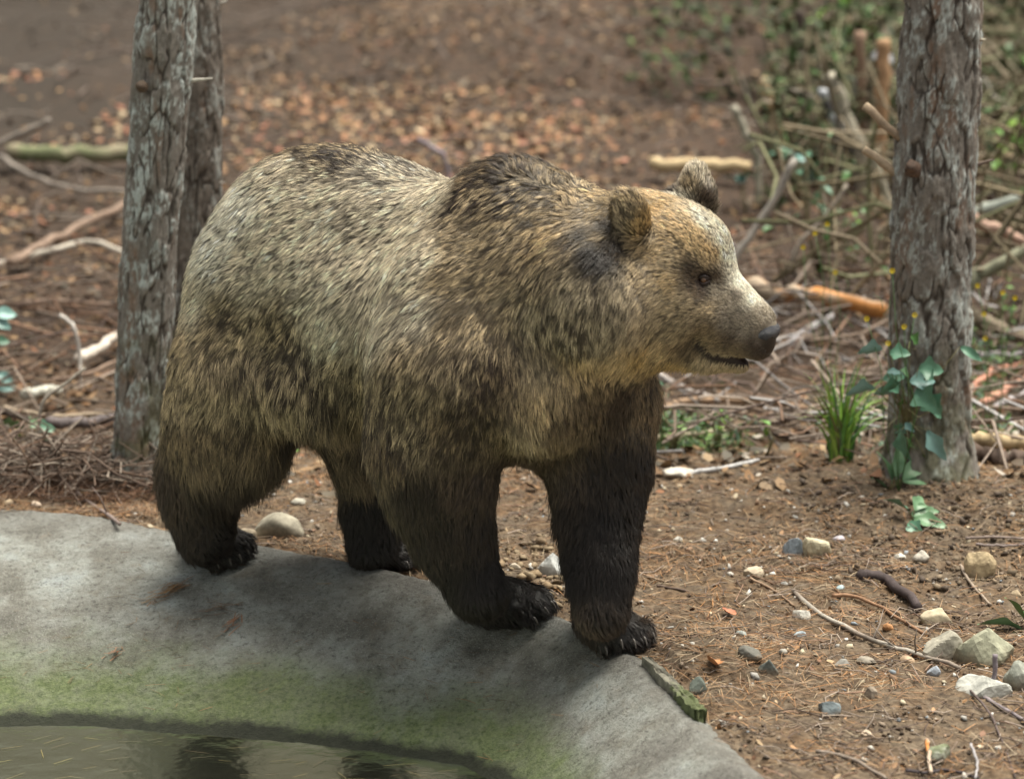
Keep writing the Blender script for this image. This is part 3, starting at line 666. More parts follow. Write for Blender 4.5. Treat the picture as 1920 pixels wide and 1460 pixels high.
# mauve-grey weathering on the crest and towards the front end
wr = mc.n('MapRange', i_1=.05, i_2=.45); mc.l(mc.math('ADD', sep.outputs[0], mc.math('MULTIPLY', mc.math('SUBTRACT', n4, .5), 1.2)), wr.inputs[0])
wz = mc.n('MapRange', i_1=-.035, i_2=.0); mc.l(mc.math('ADD', sep.outputs[2], mc.math('MULTIPLY', mc.math('SUBTRACT', n4, .5), .05)), wz.inputs[0])
wm = mc.math('MAXIMUM', mc.math('MULTIPLY', wr.outputs[0], mc.ramp(mc.noise(5, ps, 3, .6), [(.42, 0.0), (.58, 1.0)])), mc.math('MULTIPLY', wz.outputs[0], .75))
con = mc.mix(mc.math('MULTIPLY', wm, .45), con, mc.mix(mc.ramp(n2, [(.35, 0.0), (.6, 1.0)]), (.075, .068, .064), (.20, .185, .175)))
zz = mc.math('ADD', sep.outputs[2], mc.math('MULTIPLY', mc.math('SUBTRACT', mc.noise(2.6, ps, 6, .7), .5), .20))
al = mc.n('MapRange', i_1=-.135, i_2=-.215); mc.l(zz, al.inputs[0])
algae = mc.mix(mc.ramp(n2, [(.3, 0.0), (.65, 1.0)]), (.060, .085, .028), (.195, .235, .105))
con = mc.mix(mc.math('MULTIPLY', al.outputs[0], mc.ramp(mc.noise(9, ps, 5, .75), [(.28, .45), (.58, .95)])), con, algae)
z2 = mc.math('ADD', sep.outputs[2], mc.math('MULTIPLY', mc.math('SUBTRACT', mc.noise(9, ps, 6, .8), .5), .045))
wet = mc.n('MapRange', i_1=WATER_Z + .030, i_2=WATER_Z + .014); mc.l(z2, wet.inputs[0])
con = mc.mix(mc.math('MULTIPLY', wet.outputs[0], .93), con, mc.mix(n2, (.004, .005, .004), (.050, .052, .038)))
und = mc.n('MapRange', i_1=WATER_Z - .012, i_2=WATER_Z - .05); mc.l(sep.outputs[2], und.inputs[0])
con = mc.mix(und.outputs[0], con, mc.mix(mc.ramp(mc.noise(7, ps, 6, .7), [(.35, 0.0), (.65, 1.0)]), (.12, .115, .065), (.33, .31, .22)))
mc.base(con, mc.mix(wet.outputs[0], .85, .4), .3); mc.bump(mc.math('ADD', mc.math('MULTIPLY', n2, 1.6), n3), 1.0, .009)
keepf = (s_[Q].min(1) > -.30)
rim = mesh_obj('pond_basin', V, Q[keepf], mc.m); tag(rim, kind='structure')

def offset_loop(d):
    c = catmull(cp, 6); t = np.roll(c, -1, 0) - np.roll(c, 1, 0); t /= np.linalg.norm(t, axis=1, keepdims=True); n = np.stack([t[:, 1], -t[:, 0]], 1)
    if crest_sd(*(c[3] + n[3] * .1))[0] < 0: n = -n
    return c + n * d
lp = offset_loop(.10); V = np.concatenate([[[-1.9, -2.0, WATER_Z]], np.c_[lp, np.full(len(lp), WATER_Z)]])
mw = NM('pond_water'); gl = mw.n('BsdfGlossy', i_Roughness=.17); gl.inputs[0].default_value = (.72, .78, .62, 1); tr = mw.n('BsdfTransparent'); tr.inputs[0].default_value = (.62, .70, .42, 1)
df = mw.n('BsdfDiffuse'); df.inputs[0].default_value = (.15, .185, .07, 1); mx1 = mw.n('MixShader', i_0=.80); mw.t.links.new(tr.outputs[0], mx1.inputs[1]); mw.t.links.new(df.outputs[0], mx1.inputs[2])
fr = mw.n('Fresnel', i_IOR=1.33); bp = mw.n('Bump', i_Strength=.4, i_Distance=.012); mw.l(mw.noise(9, mw.pos(), 3, .5), bp.inputs['Height']); mw.l(bp.outputs[0], gl.inputs['Normal']); mw.l(bp.outputs[0], fr.inputs['Normal'])
mx2 = mw.n('MixShader'); mw.l(fr.outputs[0], mx2.inputs[0]); mw.t.links.new(mx1.outputs[0], mx2.inputs[1]); mw.t.links.new(gl.outputs[0], mx2.inputs[2]); mw.l(mx2.outputs[0], mw.out.inputs['Surface'])
water = mesh_obj('water', V, [(0, i + 1, (i + 1) % len(lp) + 1) for i in range(len(lp))], mw.m, smooth=False); tag(water, kind='structure')

# ================================================================ scatter of litter
def mat_attr(name, rough=.8, spec=.25, noise=None, sss=0):
    m = NM(name); c = m.attr('col').outputs['Color']
    if noise: c = m.mix(1, c, m.ramp(m.noise(noise[0], m.pos(), 5, .7), [(.3, noise[1]), (.7, noise[2])]), 'MULTIPLY'); m.bump(m.noise(noise[0] * 1.7, m.pos(), 4, .7), .5, .003)
    m.base(c, rough, spec); return m.m
def rotm(yaw, pitch, roll):
    cy, sy, cp_, sp, cr, sr = np.cos(yaw), np.sin(yaw), np.cos(pitch), np.sin(pitch), np.cos(roll), np.sin(roll); z = np.zeros_like(cy); o = np.ones_like(cy)
    A = np.stack([cy, -sy, z, sy, cy, z, z, z, o], -1).reshape(-1, 3, 3); Bm = np.stack([cp_, z, sp, z, o, z, -sp, z, cp_], -1).reshape(-1, 3, 3); Cm = np.stack([o, z, z, z, cr, -sr, z, sr, cr], -1).reshape(-1, 3, 3)
    return A @ Bm @ Cm
def stamp(name, tv, tf, pos, rot, scl, colr, mat, smooth=False, jit=None, parent=None):
    """many small copies of one template joined into one mesh"""
    n = len(pos); tv = np.asarray(tv, float); tf = np.asarray(tf, int); scl = np.asarray(scl, float)
    if scl.ndim == 1: scl = scl[:, None].repeat(3, 1)
    v = tv[None] * scl[:, None]
    if jit is not None: v = v * (1 + jit * (rng.random(v.shape) - .5))
    v = np.einsum('nij,nkj->nki', rot, v) + pos[:, None]
    f = tf[None] + (np.arange(n) * len(tv))[:, None, None]
    return mesh_obj(name, v.reshape(-1, 3), f.reshape(-1, tf.shape[1]), mat, parent, smooth, {'col': np.repeat(colr, len(tv), 0)})
def pick(cols, n, var=.35):
    c = np.array(cols)[rng.integers(0, len(cols), n)]; return c * (1 - var / 2 + var * rng.random((n, 1))) * .78
def screen_pts(n, u0, u1, v0, v1, dens=None, off=0.0):
    """points spread over the land that the given stretch of the view covers, even per square metre of land"""
    out = []; a = ginter(u0, v1); b = [gnd(u, v) for u in (u0, u1) for v in (v0, v1)]; b = np.array(b)
    x0, x1, y0, y1 = b[:, 0].min(), b[:, 0].max(), b[:, 1].min(), b[:, 1].max(); tot = 0
    while tot < n:
        x = x0 + (x1 - x0) * rng.random(n * 2); y = y0 + (y1 - y0) * rng.random(n * 2)
        k = np.ones(len(x), bool)
        if dens is not None: k = rng.random(len(x)) < dens(x, y)
        p = np.stack([x[k], y[k]], 1); out.append(p); tot += len(p)
    p = np.concatenate(out)[:n]; return np.c_[p, surf_z(p[:, 0], p[:, 1]) + off]
# --- near pine needles
nv = [(-.5, -.009, 0), (-.5, .009, 0), (-.1, -.011, .045), (-.1, .011, .045), (.28, -.010, .03), (.28, .010, .03), (.5, 0, -.01)]
nf = [(0, 1, 3, 2), (2, 3, 5, 4), (4, 5, 6, 6)]
nf = [(0, 1, 3), (0, 3, 2), (2, 3, 5), (2, 5, 4), (4, 5, 6)]
mneedle = mat_attr('needles', .6, .3)
NC = [(.44, .22, .09), (.36, .195, .095), (.28, .155, .08), (.44, .28, .15), (.20, .12, .075), (.42, .33, .22), (.14, .09, .06), (.30, .22, .15)]
patch = lambda x, y: np.clip((fb2(x, y, 3.2, 3, 33) - .36) * 3.2, .06, 1) * (crest_sd(x, y) < -.05)
def needles(name, n, area, dens, size=(.05, .09), cols=NC, lift=.004, tilt=.25, w=1.0):
    p = screen_pts(n, *area, dens, lift); r = rotm(rng.random(n) * 6.28, rng.normal(0, tilt, n), rng.normal(0, .5, n)); L_ = size[0] + (size[1] - size[0]) * rng.random(n)
    s = np.stack([L_, np.full(n, .075 * w), L_ * rng.normal(0, 1, n)], 1)
    o = stamp(name, nv, nf, p, r, s, pick(cols, n, .5), mneedle); tag(o, kind='stuff'); return o
needles('pine_needles', 21000, (-60, 1980, 830, 1459), patch, lift=.006, tilt=.16)
needles('loose_needles', 1500, (-60, 1980, 830, 1459), lambda x, y: (crest_sd(x, y) < -.03) * 1.0, lift=.008, tilt=.2)
needles('left_needle_drift', 3000, (-60, 330, 880, 965), lambda x, y: (crest_sd(x, y) < .04) * (fb2(x, y, 6, 2, 44) > .42) * 1.0, lift=.012, tilt=.3)
needles('needles_on_concrete', 230, (-20, 1100, 1010, 1330), lambda x, y: ((crest_sd(x, y) > .05) & (basin_z(x, y) > WATER_Z + .02)) * np.clip((fb2(x, y, 4, 2, 55) - .42) * 6, .08, 1), size=(.04, .08), cols=[(.25, .15, .08), (.33, .19, .09), (.14, .10, .06)], tilt=.05, lift=.003, w=.8)
n = 80; p = screen_pts(n, -40, 1050, 1340, 1459, lambda x, y: (basin_z(x, y) < WATER_Z - .01) * 1.0); p[:, 2] = WATER_Z + .003
tag(stamp('floating_needles', nv, nf, p, rotm(rng.normal(.2, .5, n), np.zeros(n), np.zeros(n)), np.stack([.03 + .05 * rng.random(n), np.full(n, .07), np.full(n, .001)], 1), pick([(.34, .30, .12), (.24, .19, .08), (.20, .18, .11), (.16, .12, .07)], n), mneedle), kind='stuff')
# tuft of needles stuck to the concrete
def tuft(u, v, n, sx, sy, yaw, label, cols):
    n = int(n * .55)
    c = gnd(u, v); px = c[:2] + (rng.normal(0, 1, (n, 2)) * [sx, sy]) @ np.array([[math.cos(yaw), math.sin(yaw)], [-math.sin(yaw), math.cos(yaw)]])
    p = np.c_[px, surf_z(px[:, 0], px[:, 1]) + .004 + .018 * rng.random(n) * np.exp(-((px - c[:2]) ** 2).sum(1) / (sx * sx * 2))]
    o = stamp('needle_tuft', nv, nf, p, rotm(yaw + rng.normal(0, .35, n), rng.normal(0, .15, n), np.zeros(n)), np.stack([.04 + .05 * rng.random(n), np.full(n, .13), rng.normal(0, .05, n)], 1), pick(cols, n), mneedle)
    tag(o, label, 'needle tuft'); return o
tuft(318, 1112, 110, .042, .017, R(38), 'thick tuft of orange-brown needles on the concrete below the hind paw', [(.36, .19, .08), (.27, .14, .06), (.42, .25, .11)])
tuft(405, 1148, 34, .030, .012, R(20), 'thin wisp of brown needles to the right of the thick tuft on concrete', [(.25, .14, .08), (.32, .18, .09)])
tuft(438, 1172, 26, .012, .014, R(70), 'small reddish needle clump lowest beside the thin wisp on concrete', [(.36, .18, .10)])
tuft(215, 1228, 20, .016, .010, R(60), 'small rust-coloured needle clump low on the left part of the concrete', [(.36, .18, .10)])
# --- pebbles and crumbs
ico = bmesh.new(); bmesh.ops.create_icosphere(ico, subdivisions=1, radius=.5); pv = [tuple(v.co) for v in ico.verts]; pf = [tuple(v.index for v in f.verts) for f in ico.faces]; ico.free()
mpeb = mat_attr('pebbles', .75, .3, (90, .7, 1.2))
def pebbles(name, n, area, dens, lo, hi, cols, sink=.2, pw=3):
    p = screen_pts(n, *area, dens); sz = lo + (hi - lo) * rng.random(n) ** pw; p[:, 2] += sz * (.3 - sink)
    o = stamp(name, pv, pf, p, rotm(rng.random(n) * 6.28, rng.normal(0, .5, n), rng.normal(0, .5, n)), np.stack([sz * (1 + .5 * rng.random(n)), sz, sz * (.5 + .3 * rng.random(n))], 1), pick(cols, n, .4), mpeb, jit=1.15); tag(o, kind='stuff'); return o
land = lambda x, y: (crest_sd(x, y) < -.08) * 1.0
pebbles('soil_crumbs', 20000, (-60, 1980, 850, 1459), lambda x, y: (crest_sd(x, y) < -.06) * np.clip(fb2(x, y, 5, 2, 77) * 2.4 - .7, .1, 1), .003, .015, [(.11, .075, .05), (.17, .12, .08), (.22, .16, .11), (.08, .06, .045), (.26, .20, .15)])
pebbles('pale_gravel', 800, (300, 1980, 860, 1459), land, .005, .022, [(.62, .58, .52), (.45, .43, .40), (.55, .47, .34), (.30, .34, .38), (.70, .68, .64), (.35, .22, .14)], .1, 2.5)
pebbles('soil_clods', 420, (940, 1090, 1010, 1165), lambda x, y: (crest_sd(x, y) < -.02) * 1.0,   .006, .030, [(.28, .20, .12), (.22, .155, .095), (.33, .25, .16)], -.1, 3)
pebbles('bank_clods', 1500, (1560, 1980, 900, 1100), land, .005, .026, [(.20, .15, .10), (.15, .11, .08), (.27, .205, .14), (.11, .08, .06)], .05, 4)
# --- leaves on the slope
lv = [(-.5, 0, .05), (-.2, -.27, .0), (-.2, .27, .06), (.2, -.24, .10), (.2, .24, -.02), (.5, 0, .02)]
lfc = [(0, 1, 2), (1, 3, 2), (2, 3, 4), (3, 5, 4)]
mleaf = mat_attr('dead_leaves', .65, .3)
LC = [(.20, .12, .062), (.15, .094, .052), (.27, .17, .088), (.11, .075, .046), (.36, .25, .14), (.27, .125, .062), (.10, .080, .055), (.30, .205, .12), (.20, .165, .12), (.13, .11, .08), (.24, .14, .07)]
def leaves(name, n, xr, yr, lo, hi, cols, dens=None, tilt=.35):
    out = []; tot = 0
    while tot < n:
        x = xr[0] + (xr[1] - xr[0]) * rng.random(n); y = yr[0] + (yr[1] - yr[0]) * rng.random(n) ** 1.0
        k = rng.random(n) < (dens(x, y) if dens else 1); out.append(np.c_[x[k], y[k]]); tot += k.sum()
    q = np.concatenate(out)[:n]; sz = lo + (hi - lo) * rng.random(n) ** 1.5; p = np.c_[q, surf_z(q[:, 0], q[:, 1]) + sz * .18]
    o = stamp(name, lv, lfc, p, rotm(rng.random(n) * 6.28, rng.normal(0, tilt, n), rng.normal(0, tilt, n)), np.stack([sz, sz * (.6 + .6 * rng.random(n)), sz * rng.normal(0, 1.2, n)], 1), pick(cols, n, .5), mleaf); tag(o, kind='stuff'); return o
slope = lambda x, y: np.clip(fb2(x, y, 1.1, 3, 88) * 3 - .9, .12, 1) * (1 - .92 * sstep(-.6, -2.6, x + (fb2(x, y, .8, 2, 89) - .5) * 3) * sstep(5.0, 8.0, y))
leaves('leaf_litter', 60000, (-6.5, 6.5), (2.0, 19), .02, .066, [(a * .86, b * .80, c * .76) for a, b, c in LC], slope)
leaves('orange_leaf_drift', 1500, (-3.2, .6), (3.6, 9.5), .03, .08, [(.40, .20, .10), (.46, .29, .15), (.36, .16, .10), (.50, .38, .24)], lambda x, y: np.clip(fb2(x, y, .9, 2, 90) * 4 - 1.9, .0, 1))
leaves('near_leaf_litter', 2600, (-2.2, 2.6), (.9, 2.4), .03, .08, LC + [(.45, .40, .34)], lambda x, y: (crest_sd(x, y) < -.1) * np.clip(sstep(.8, 1.6, y) + .15, 0, 1))
leaves('leaf_bits', 900, (-2, 2.2), (-2.0, 1.0), .008, .028, [(.42, .24, .12), (.48, .34, .2), (.24, .13, .08), (.50, .42, .30)], lambda x, y: (crest_sd(x, y) < -.05) * 1.0, .5)
# ================================================================ trees
def trunk(name, path, radf, nth, zs, seed, lich=1.0, colbase=None, flare=.0, R0=.12):
    """bark-plated stem; path(z)->xy centre; zs: heights of the rings"""
    th = np.linspace(0, 2 * np.pi, nth, endpoint=False); T, Zg = np.meshgrid(th, zs); rr = radf(Zg)
    cx, cy = path(Zg)
    # plates: jittered cells in (around, up) space, wrapping around
    nc = max(8, int(round(2 * np.pi * R0 / .034))); ch = .13
    wu = (fbm(np.stack([np.cos(T).ravel() * 2.2, np.sin(T).ravel() * 2.2, Zg.ravel() * 5], 1), 3, seed) - .5).reshape(T.shape)
    wv = (fbm(np.stack([np.cos(T).ravel() * 2.2 + 9, np.sin(T).ravel() * 2.2, Zg.ravel() * 5], 1), 3, seed + 5) - .5).reshape(T.shape)
    U = T / (2 * np.pi) * nc + wu * 2.4; Vv = Zg / ch + wv * 2.0
    iu = np.floor(U).astype(int); iv = np.floor(Vv).astype(int); F1 = np.full(T.shape, 9.); F2 = F1.copy(); ID = np.zeros(T.shape)
    hsh = np.random.default_rng(seed).random((64, 256, 3))
    for du in (-1, 0, 1):
        for dv in (-1, 0, 1):
            a = iu + du; b = iv + dv; h = hsh[(a % nc) % 64, b % 256]
            d = np.hypot(a + h[..., 0] - U, (b + h[..., 1] - Vv) * 1.05); c = d < F1
            F2 = np.where(c, F1, np.minimum(F2, d)); ID = np.where(c, h[..., 2], ID); F1 = np.where(c, d, F1)
    edge = F2 - F1
    sel = fbm(np.stack([np.cos(T).ravel() * 3, np.sin(T).ravel() * 3, Zg.ravel() * 9], 1), 3, seed + 77).reshape(T.shape)
    edge = edge + sstep(.44, .60, sel) * .35; gro = sstep(.0, .26, edge)
    P3 = np.stack([(cx + np.cos(T) * rr).ravel(), (cy + np.sin(T) * rr).ravel(), Zg.ravel()], 1)
    fl = fbm(P3 * np.array([55, 55, 26]), 4, seed + 9, .6).reshape(T.shape); f2 = fbm(P3 * np.array([26, 26, 9]), 3, seed + 14).reshape(T.shape)
    f3 = fbm(P3 * np.array([130, 130, 70]), 3, seed + 15, .6).reshape(T.shape)
    steps = np.floor((f2 * 1.1 + ID * .5) * 7) / 7
    disp = gro * .007 - .006 + (ID - .5) * .010 * gro + (steps - .5) * .012 + (fl - .5) * .010 + (f3 - .5) * .005
    rr2 = rr + disp * min(1, R0 / .11); base = sstep(.30, -.05, Zg - zs[0]) * flare
    rr2 = rr2 + base * (.5 + .9 * fbm(np.stack([np.cos(T).ravel() * 1.3, np.sin(T).ravel() * 1.3, Zg.ravel() * 1], 1), 2, seed + 20).reshape(T.shape))
    V = np.stack([(cx + np.cos(T) * rr2).ravel(), (cy + np.sin(T) * rr2).ravel(), Zg.ravel()], 1)
    m, k = T.shape; ii = np.arange(m * k).reshape(m, k); Q = np.stack([ii[:-1].ravel(), np.roll(ii, -1, 1)[:-1].ravel(), np.roll(ii, -1, 1)[1:].ravel(), ii[1:].ravel()], 1)
    ln = fbm(P3 * np.array([20, 20, 13]), 5, seed + 30).reshape(T.shape); rn = fbm(P3 * np.array([20, 20, 4]), 3, seed + 40).reshape(T.shape)
    colbase = colbase or ((.20, .18, .16), (.10, .088, .078))
    col = np.array(colbase[1]) + (np.array(colbase[0]) - np.array(colbase[1])) * fl[..., None] * 1.6
    lm = (sstep(.42, .60, ln) * sstep(.44, .58, .5 * fl + .5 * f3) * gro * lich * .9)[..., None]; col = col * (1 - lm) + np.array([.36, .39, .375]) * lm
    rm = (sstep(.56, .66, rn) * sstep(.75, .4, fl + .1) * .42)[..., None]; col = col * (1 - rm) + np.array([.25, .135, .08]) * rm
    sp = (sstep(.56, .66, f3) * sstep(.38, .52, ln) * gro * min(lich, 1) * .75)[..., None]; col = col * (1 - sp) + np.array([.42, .45, .44]) * sp
    gm = (1 - sstep(.02, .17, edge))[..., None] * .88; col = col * (1 - gm) + np.array([.035, .026, .021]) * gm
    mo = (sstep(.52, .68, fbm(P3 * 10, 3, seed + 50).reshape(T.shape)) * sstep(.75, .1, Zg) * .5)[..., None]; col = col * (1 - mo) + np.array([.09, .10, .04]) * mo
    return V, Q, col.reshape(-1, 3)
mbark = mat_attr('bark', .82, .35, (75, .72, 1.25))
def tree(label, base, top, r0, r1, seed, lich, flare, nth=230, colbase=None, stubs=(), group=None):
    """base, top: world points on the stem's axis; r0, r1: radii there"""
    root = empty('pine_tree', base); tag(root, label, 'tree', group)
    dz = top[2] - base[2]
    def path(z):
        t = (z - base[2]) / dz; return base[0] + (top[0] - base[0]) * t + .008 * np.sin(z * 2.6 + seed), base[1] + (top[1] - base[1]) * t
    radf = lambda z: r0 + (r1 - r0) * np.clip((z - base[2]) / dz, -.2, 2.6)
    zs = np.concatenate([np.arange(base[2] - .10, 2.45, .0075), np.arange(2.45, 5.2, .05)])
    V, Q, c = trunk('trunk', path, radf, nth, zs, seed, lich, colbase, flare, (r0 + r1) / 2)
    mesh_obj('trunk', V - base, Q, mbark, root, True, {'col': c})
    for k, (p0, p1, ra, rb, colr) in enumerate(stubs):
        p = np.linspace(0, 1, 7)[:, None] * (np.array(p1) - p0) + p0; p[1:-1] += rng.normal(0, ra * .15, (5, 3)); V, F = tube(p, np.linspace(ra, rb, 7), 9, .25, k)
        c = np.tile(colr, (len(V), 1)) * (.8 + .4 * rng.random((len(V), 1))); c[-10:] = np.array([.46, .35, .24]) if rb > .006 and sum(colr) > .4 else c[-10:] * .8
        mesh_obj('branch_stub', np.array(V) - base, F, mbark, root, True, {'col': c})
    return root
bL = gnd(258, 905); y0 = bL[1]; tL = P(312, 0, y0)
tree('lichen-grey pine trunk just behind the rump of the bear, nearer of the left pair', bL, tL, 49 / pxm(y0), 53 / pxm(y0), 3, 1.25, .04,
     stubs=[(P(360, 152, y0 - .02), P(398, 147, y0 - .05), .007, .002, (.55, .52, .46)), (P(268, 165, y0 - .10), P(262, 158, y0 - .14), .020, .012, (.10, .07, .05))])
bL2 = P(372, 850, y0 + .75); bL2[2] = surf_z(bL2[0], bL2[1])[0]; tL2 = P(363, 0, y0 + .75)
tree('slimmer pine trunk half hidden behind the nearer left trunk', bL2, tL2, 56 / pxm(y0 + .75), 43 / pxm(y0 + .75), 17, .45, .01, 150, ((.16, .135, .115), (.08, .067, .058)),
     stubs=[(P(400, 345, y0 + .72), P(422, 342, y0 + .7), .006, .002, (.40, .36, .32)), (P(398, 12, y0 + .75), P(425, 2, y0 + .75), .010, .004, (.35, .33, .30))])
bR = gnd(1742, 884); y1 = bR[1]; tR = P(1762, 0, y1)
tree('dark ivy-grown pine trunk standing on the bank at the right', bR, tR, 76 / pxm(y1), 71 / pxm(y1), 41, .95, .065, 250,
     stubs=[(P(1690, 262, y1 - .02), P(1622, 198, y1 + .05), .013, .015, (.30, .22, .15)), (P(1690, 330, y1 - .02), P(1620, 280, y1 + .02), .014, .014, (.34, .26, .18)), (P(1825, 312, y1), P(1864, 300, y1 - .02), .008, .003, (.16, .12, .10)),
            (P(1825, 80, y1 - .03), P(1848, 74, y1 - .04), .009, .003, (.45, .40, .32)), (P(1712, 318, y1 - .12), P(1708, 310, y1 - .17), .026, .015, (.12, .08, .06))])

# ================================================================ branches and logs
mwood = mat_attr('dead_wood', .8, .3, (60, .65, 1.3))
def branch(label, pts, rpx, colr, y=None, name='fallen_branch', cat='branch', lift=None, n=9, patch=None, wob=1.0, taper=.7, twigs=0, group=None, yend=None):
    """pts: where it shows in the photo; y: its distance (else it lies on the land)"""
    w3 = []
    for k, (u, v) in enumerate(pts):
        if y is None:
            lf_ = (.06 if v < 840 else 0) if lift is None else lift; q = gnd(u, v); q = gnd(u, v + lf_ * pxm(q[1], q[2])); q[2] += lf_
        elif y == 'stand': q = P(u, v, gnd(max(pts, key=lambda a: a[1])[0], max(pts, key=lambda a: a[1])[1] + 95)[1])
        else: q = P(u, v, y if yend is None else y + (yend - y) * k / (len(pts) - 1))
        w3.append(q)
    w3 = np.array(w3); r = rpx / pxm(w3[:, 1].mean(), w3[:, 2].mean())
    if y is None: w3[:, 2] += r * .75
    if y == 'stand':   # its foot goes on down into the brush
        k = int(np.argmax([a[1] for a in pts])); ft = w3[k].copy(); o_ = w3[1 if k == 0 else k - 1]; ft[:2] += (w3[k] - o_)[:2] * .4; ft[2] = surf_z(ft[0], ft[1])[0] - r
        w3 = np.concatenate([[ft], w3]) if k == 0 else np.concatenate([w3, [ft]])
    c = catmull(w3, max(3, 18 // len(w3)), False) if len(w3) > 2 else w3[0] + np.linspace(0, 1, 12)[:, None] * (w3[1] - w3[0])
    sd_ = int(abs(pts[0][0] * 7 + pts[0][1])) % 9973; rs = np.random.default_rng(sd_); c[1:-1] += rs.normal(0, r * .22 * wob, (len(c) - 2, 3))
    rad = r * np.linspace(1, taper, len(c)) * (1 + .16 * (rs.random(len(c)) - .5)); o0 = c[0].copy()
    V, F = tube(c - o0, rad, n, .22, sd_); V = np.array(V)
    cc = np.tile(np.array(colr, float), (len(V), 1)); nn = fbm((V + o0) * 14, 3, sd_ % 50)
    if patch is not None: m = sstep(.50, .58, nn)[:, None]; cc = cc * (1 - m) + np.array(patch) * m
    cc *= (.65 + .7 * fbm((V + o0) * 35, 2, 9))[:, None]
    o = mesh_obj(name, V, F, mwood, None, True, {'col': cc}); o.location = o0; tag(o, label, cat, group)
    for t in range(twigs):
        k = rs.integers(2, len(c) - 2); d = rs.normal(0, 1, 3); d[2] = abs(d[2]); d /= np.linalg.norm(d); L_ = r * rs.uniform(8, 16)
        V, F = tube(np.array([c[k] - o0, c[k] - o0 + d * L_ * .5, c[k] - o0 + d * L_ + rs.normal(0, r, 3)]), [r * .4, r * .3, r * .12], 5)
        mesh_obj('twig', V, F, mwood, o, True, {'col': np.tile(np.array(colr) * .85, (len(V), 1))})
    return o
GR, LG, BR, DKB, PK, TN, GN = (.22, .19, .165), (.38, .34, .29), (.18, .125, .085), (.075, .055, .045), (.235, .165, .125), (.45, .33, .20), (.20, .23, .11)
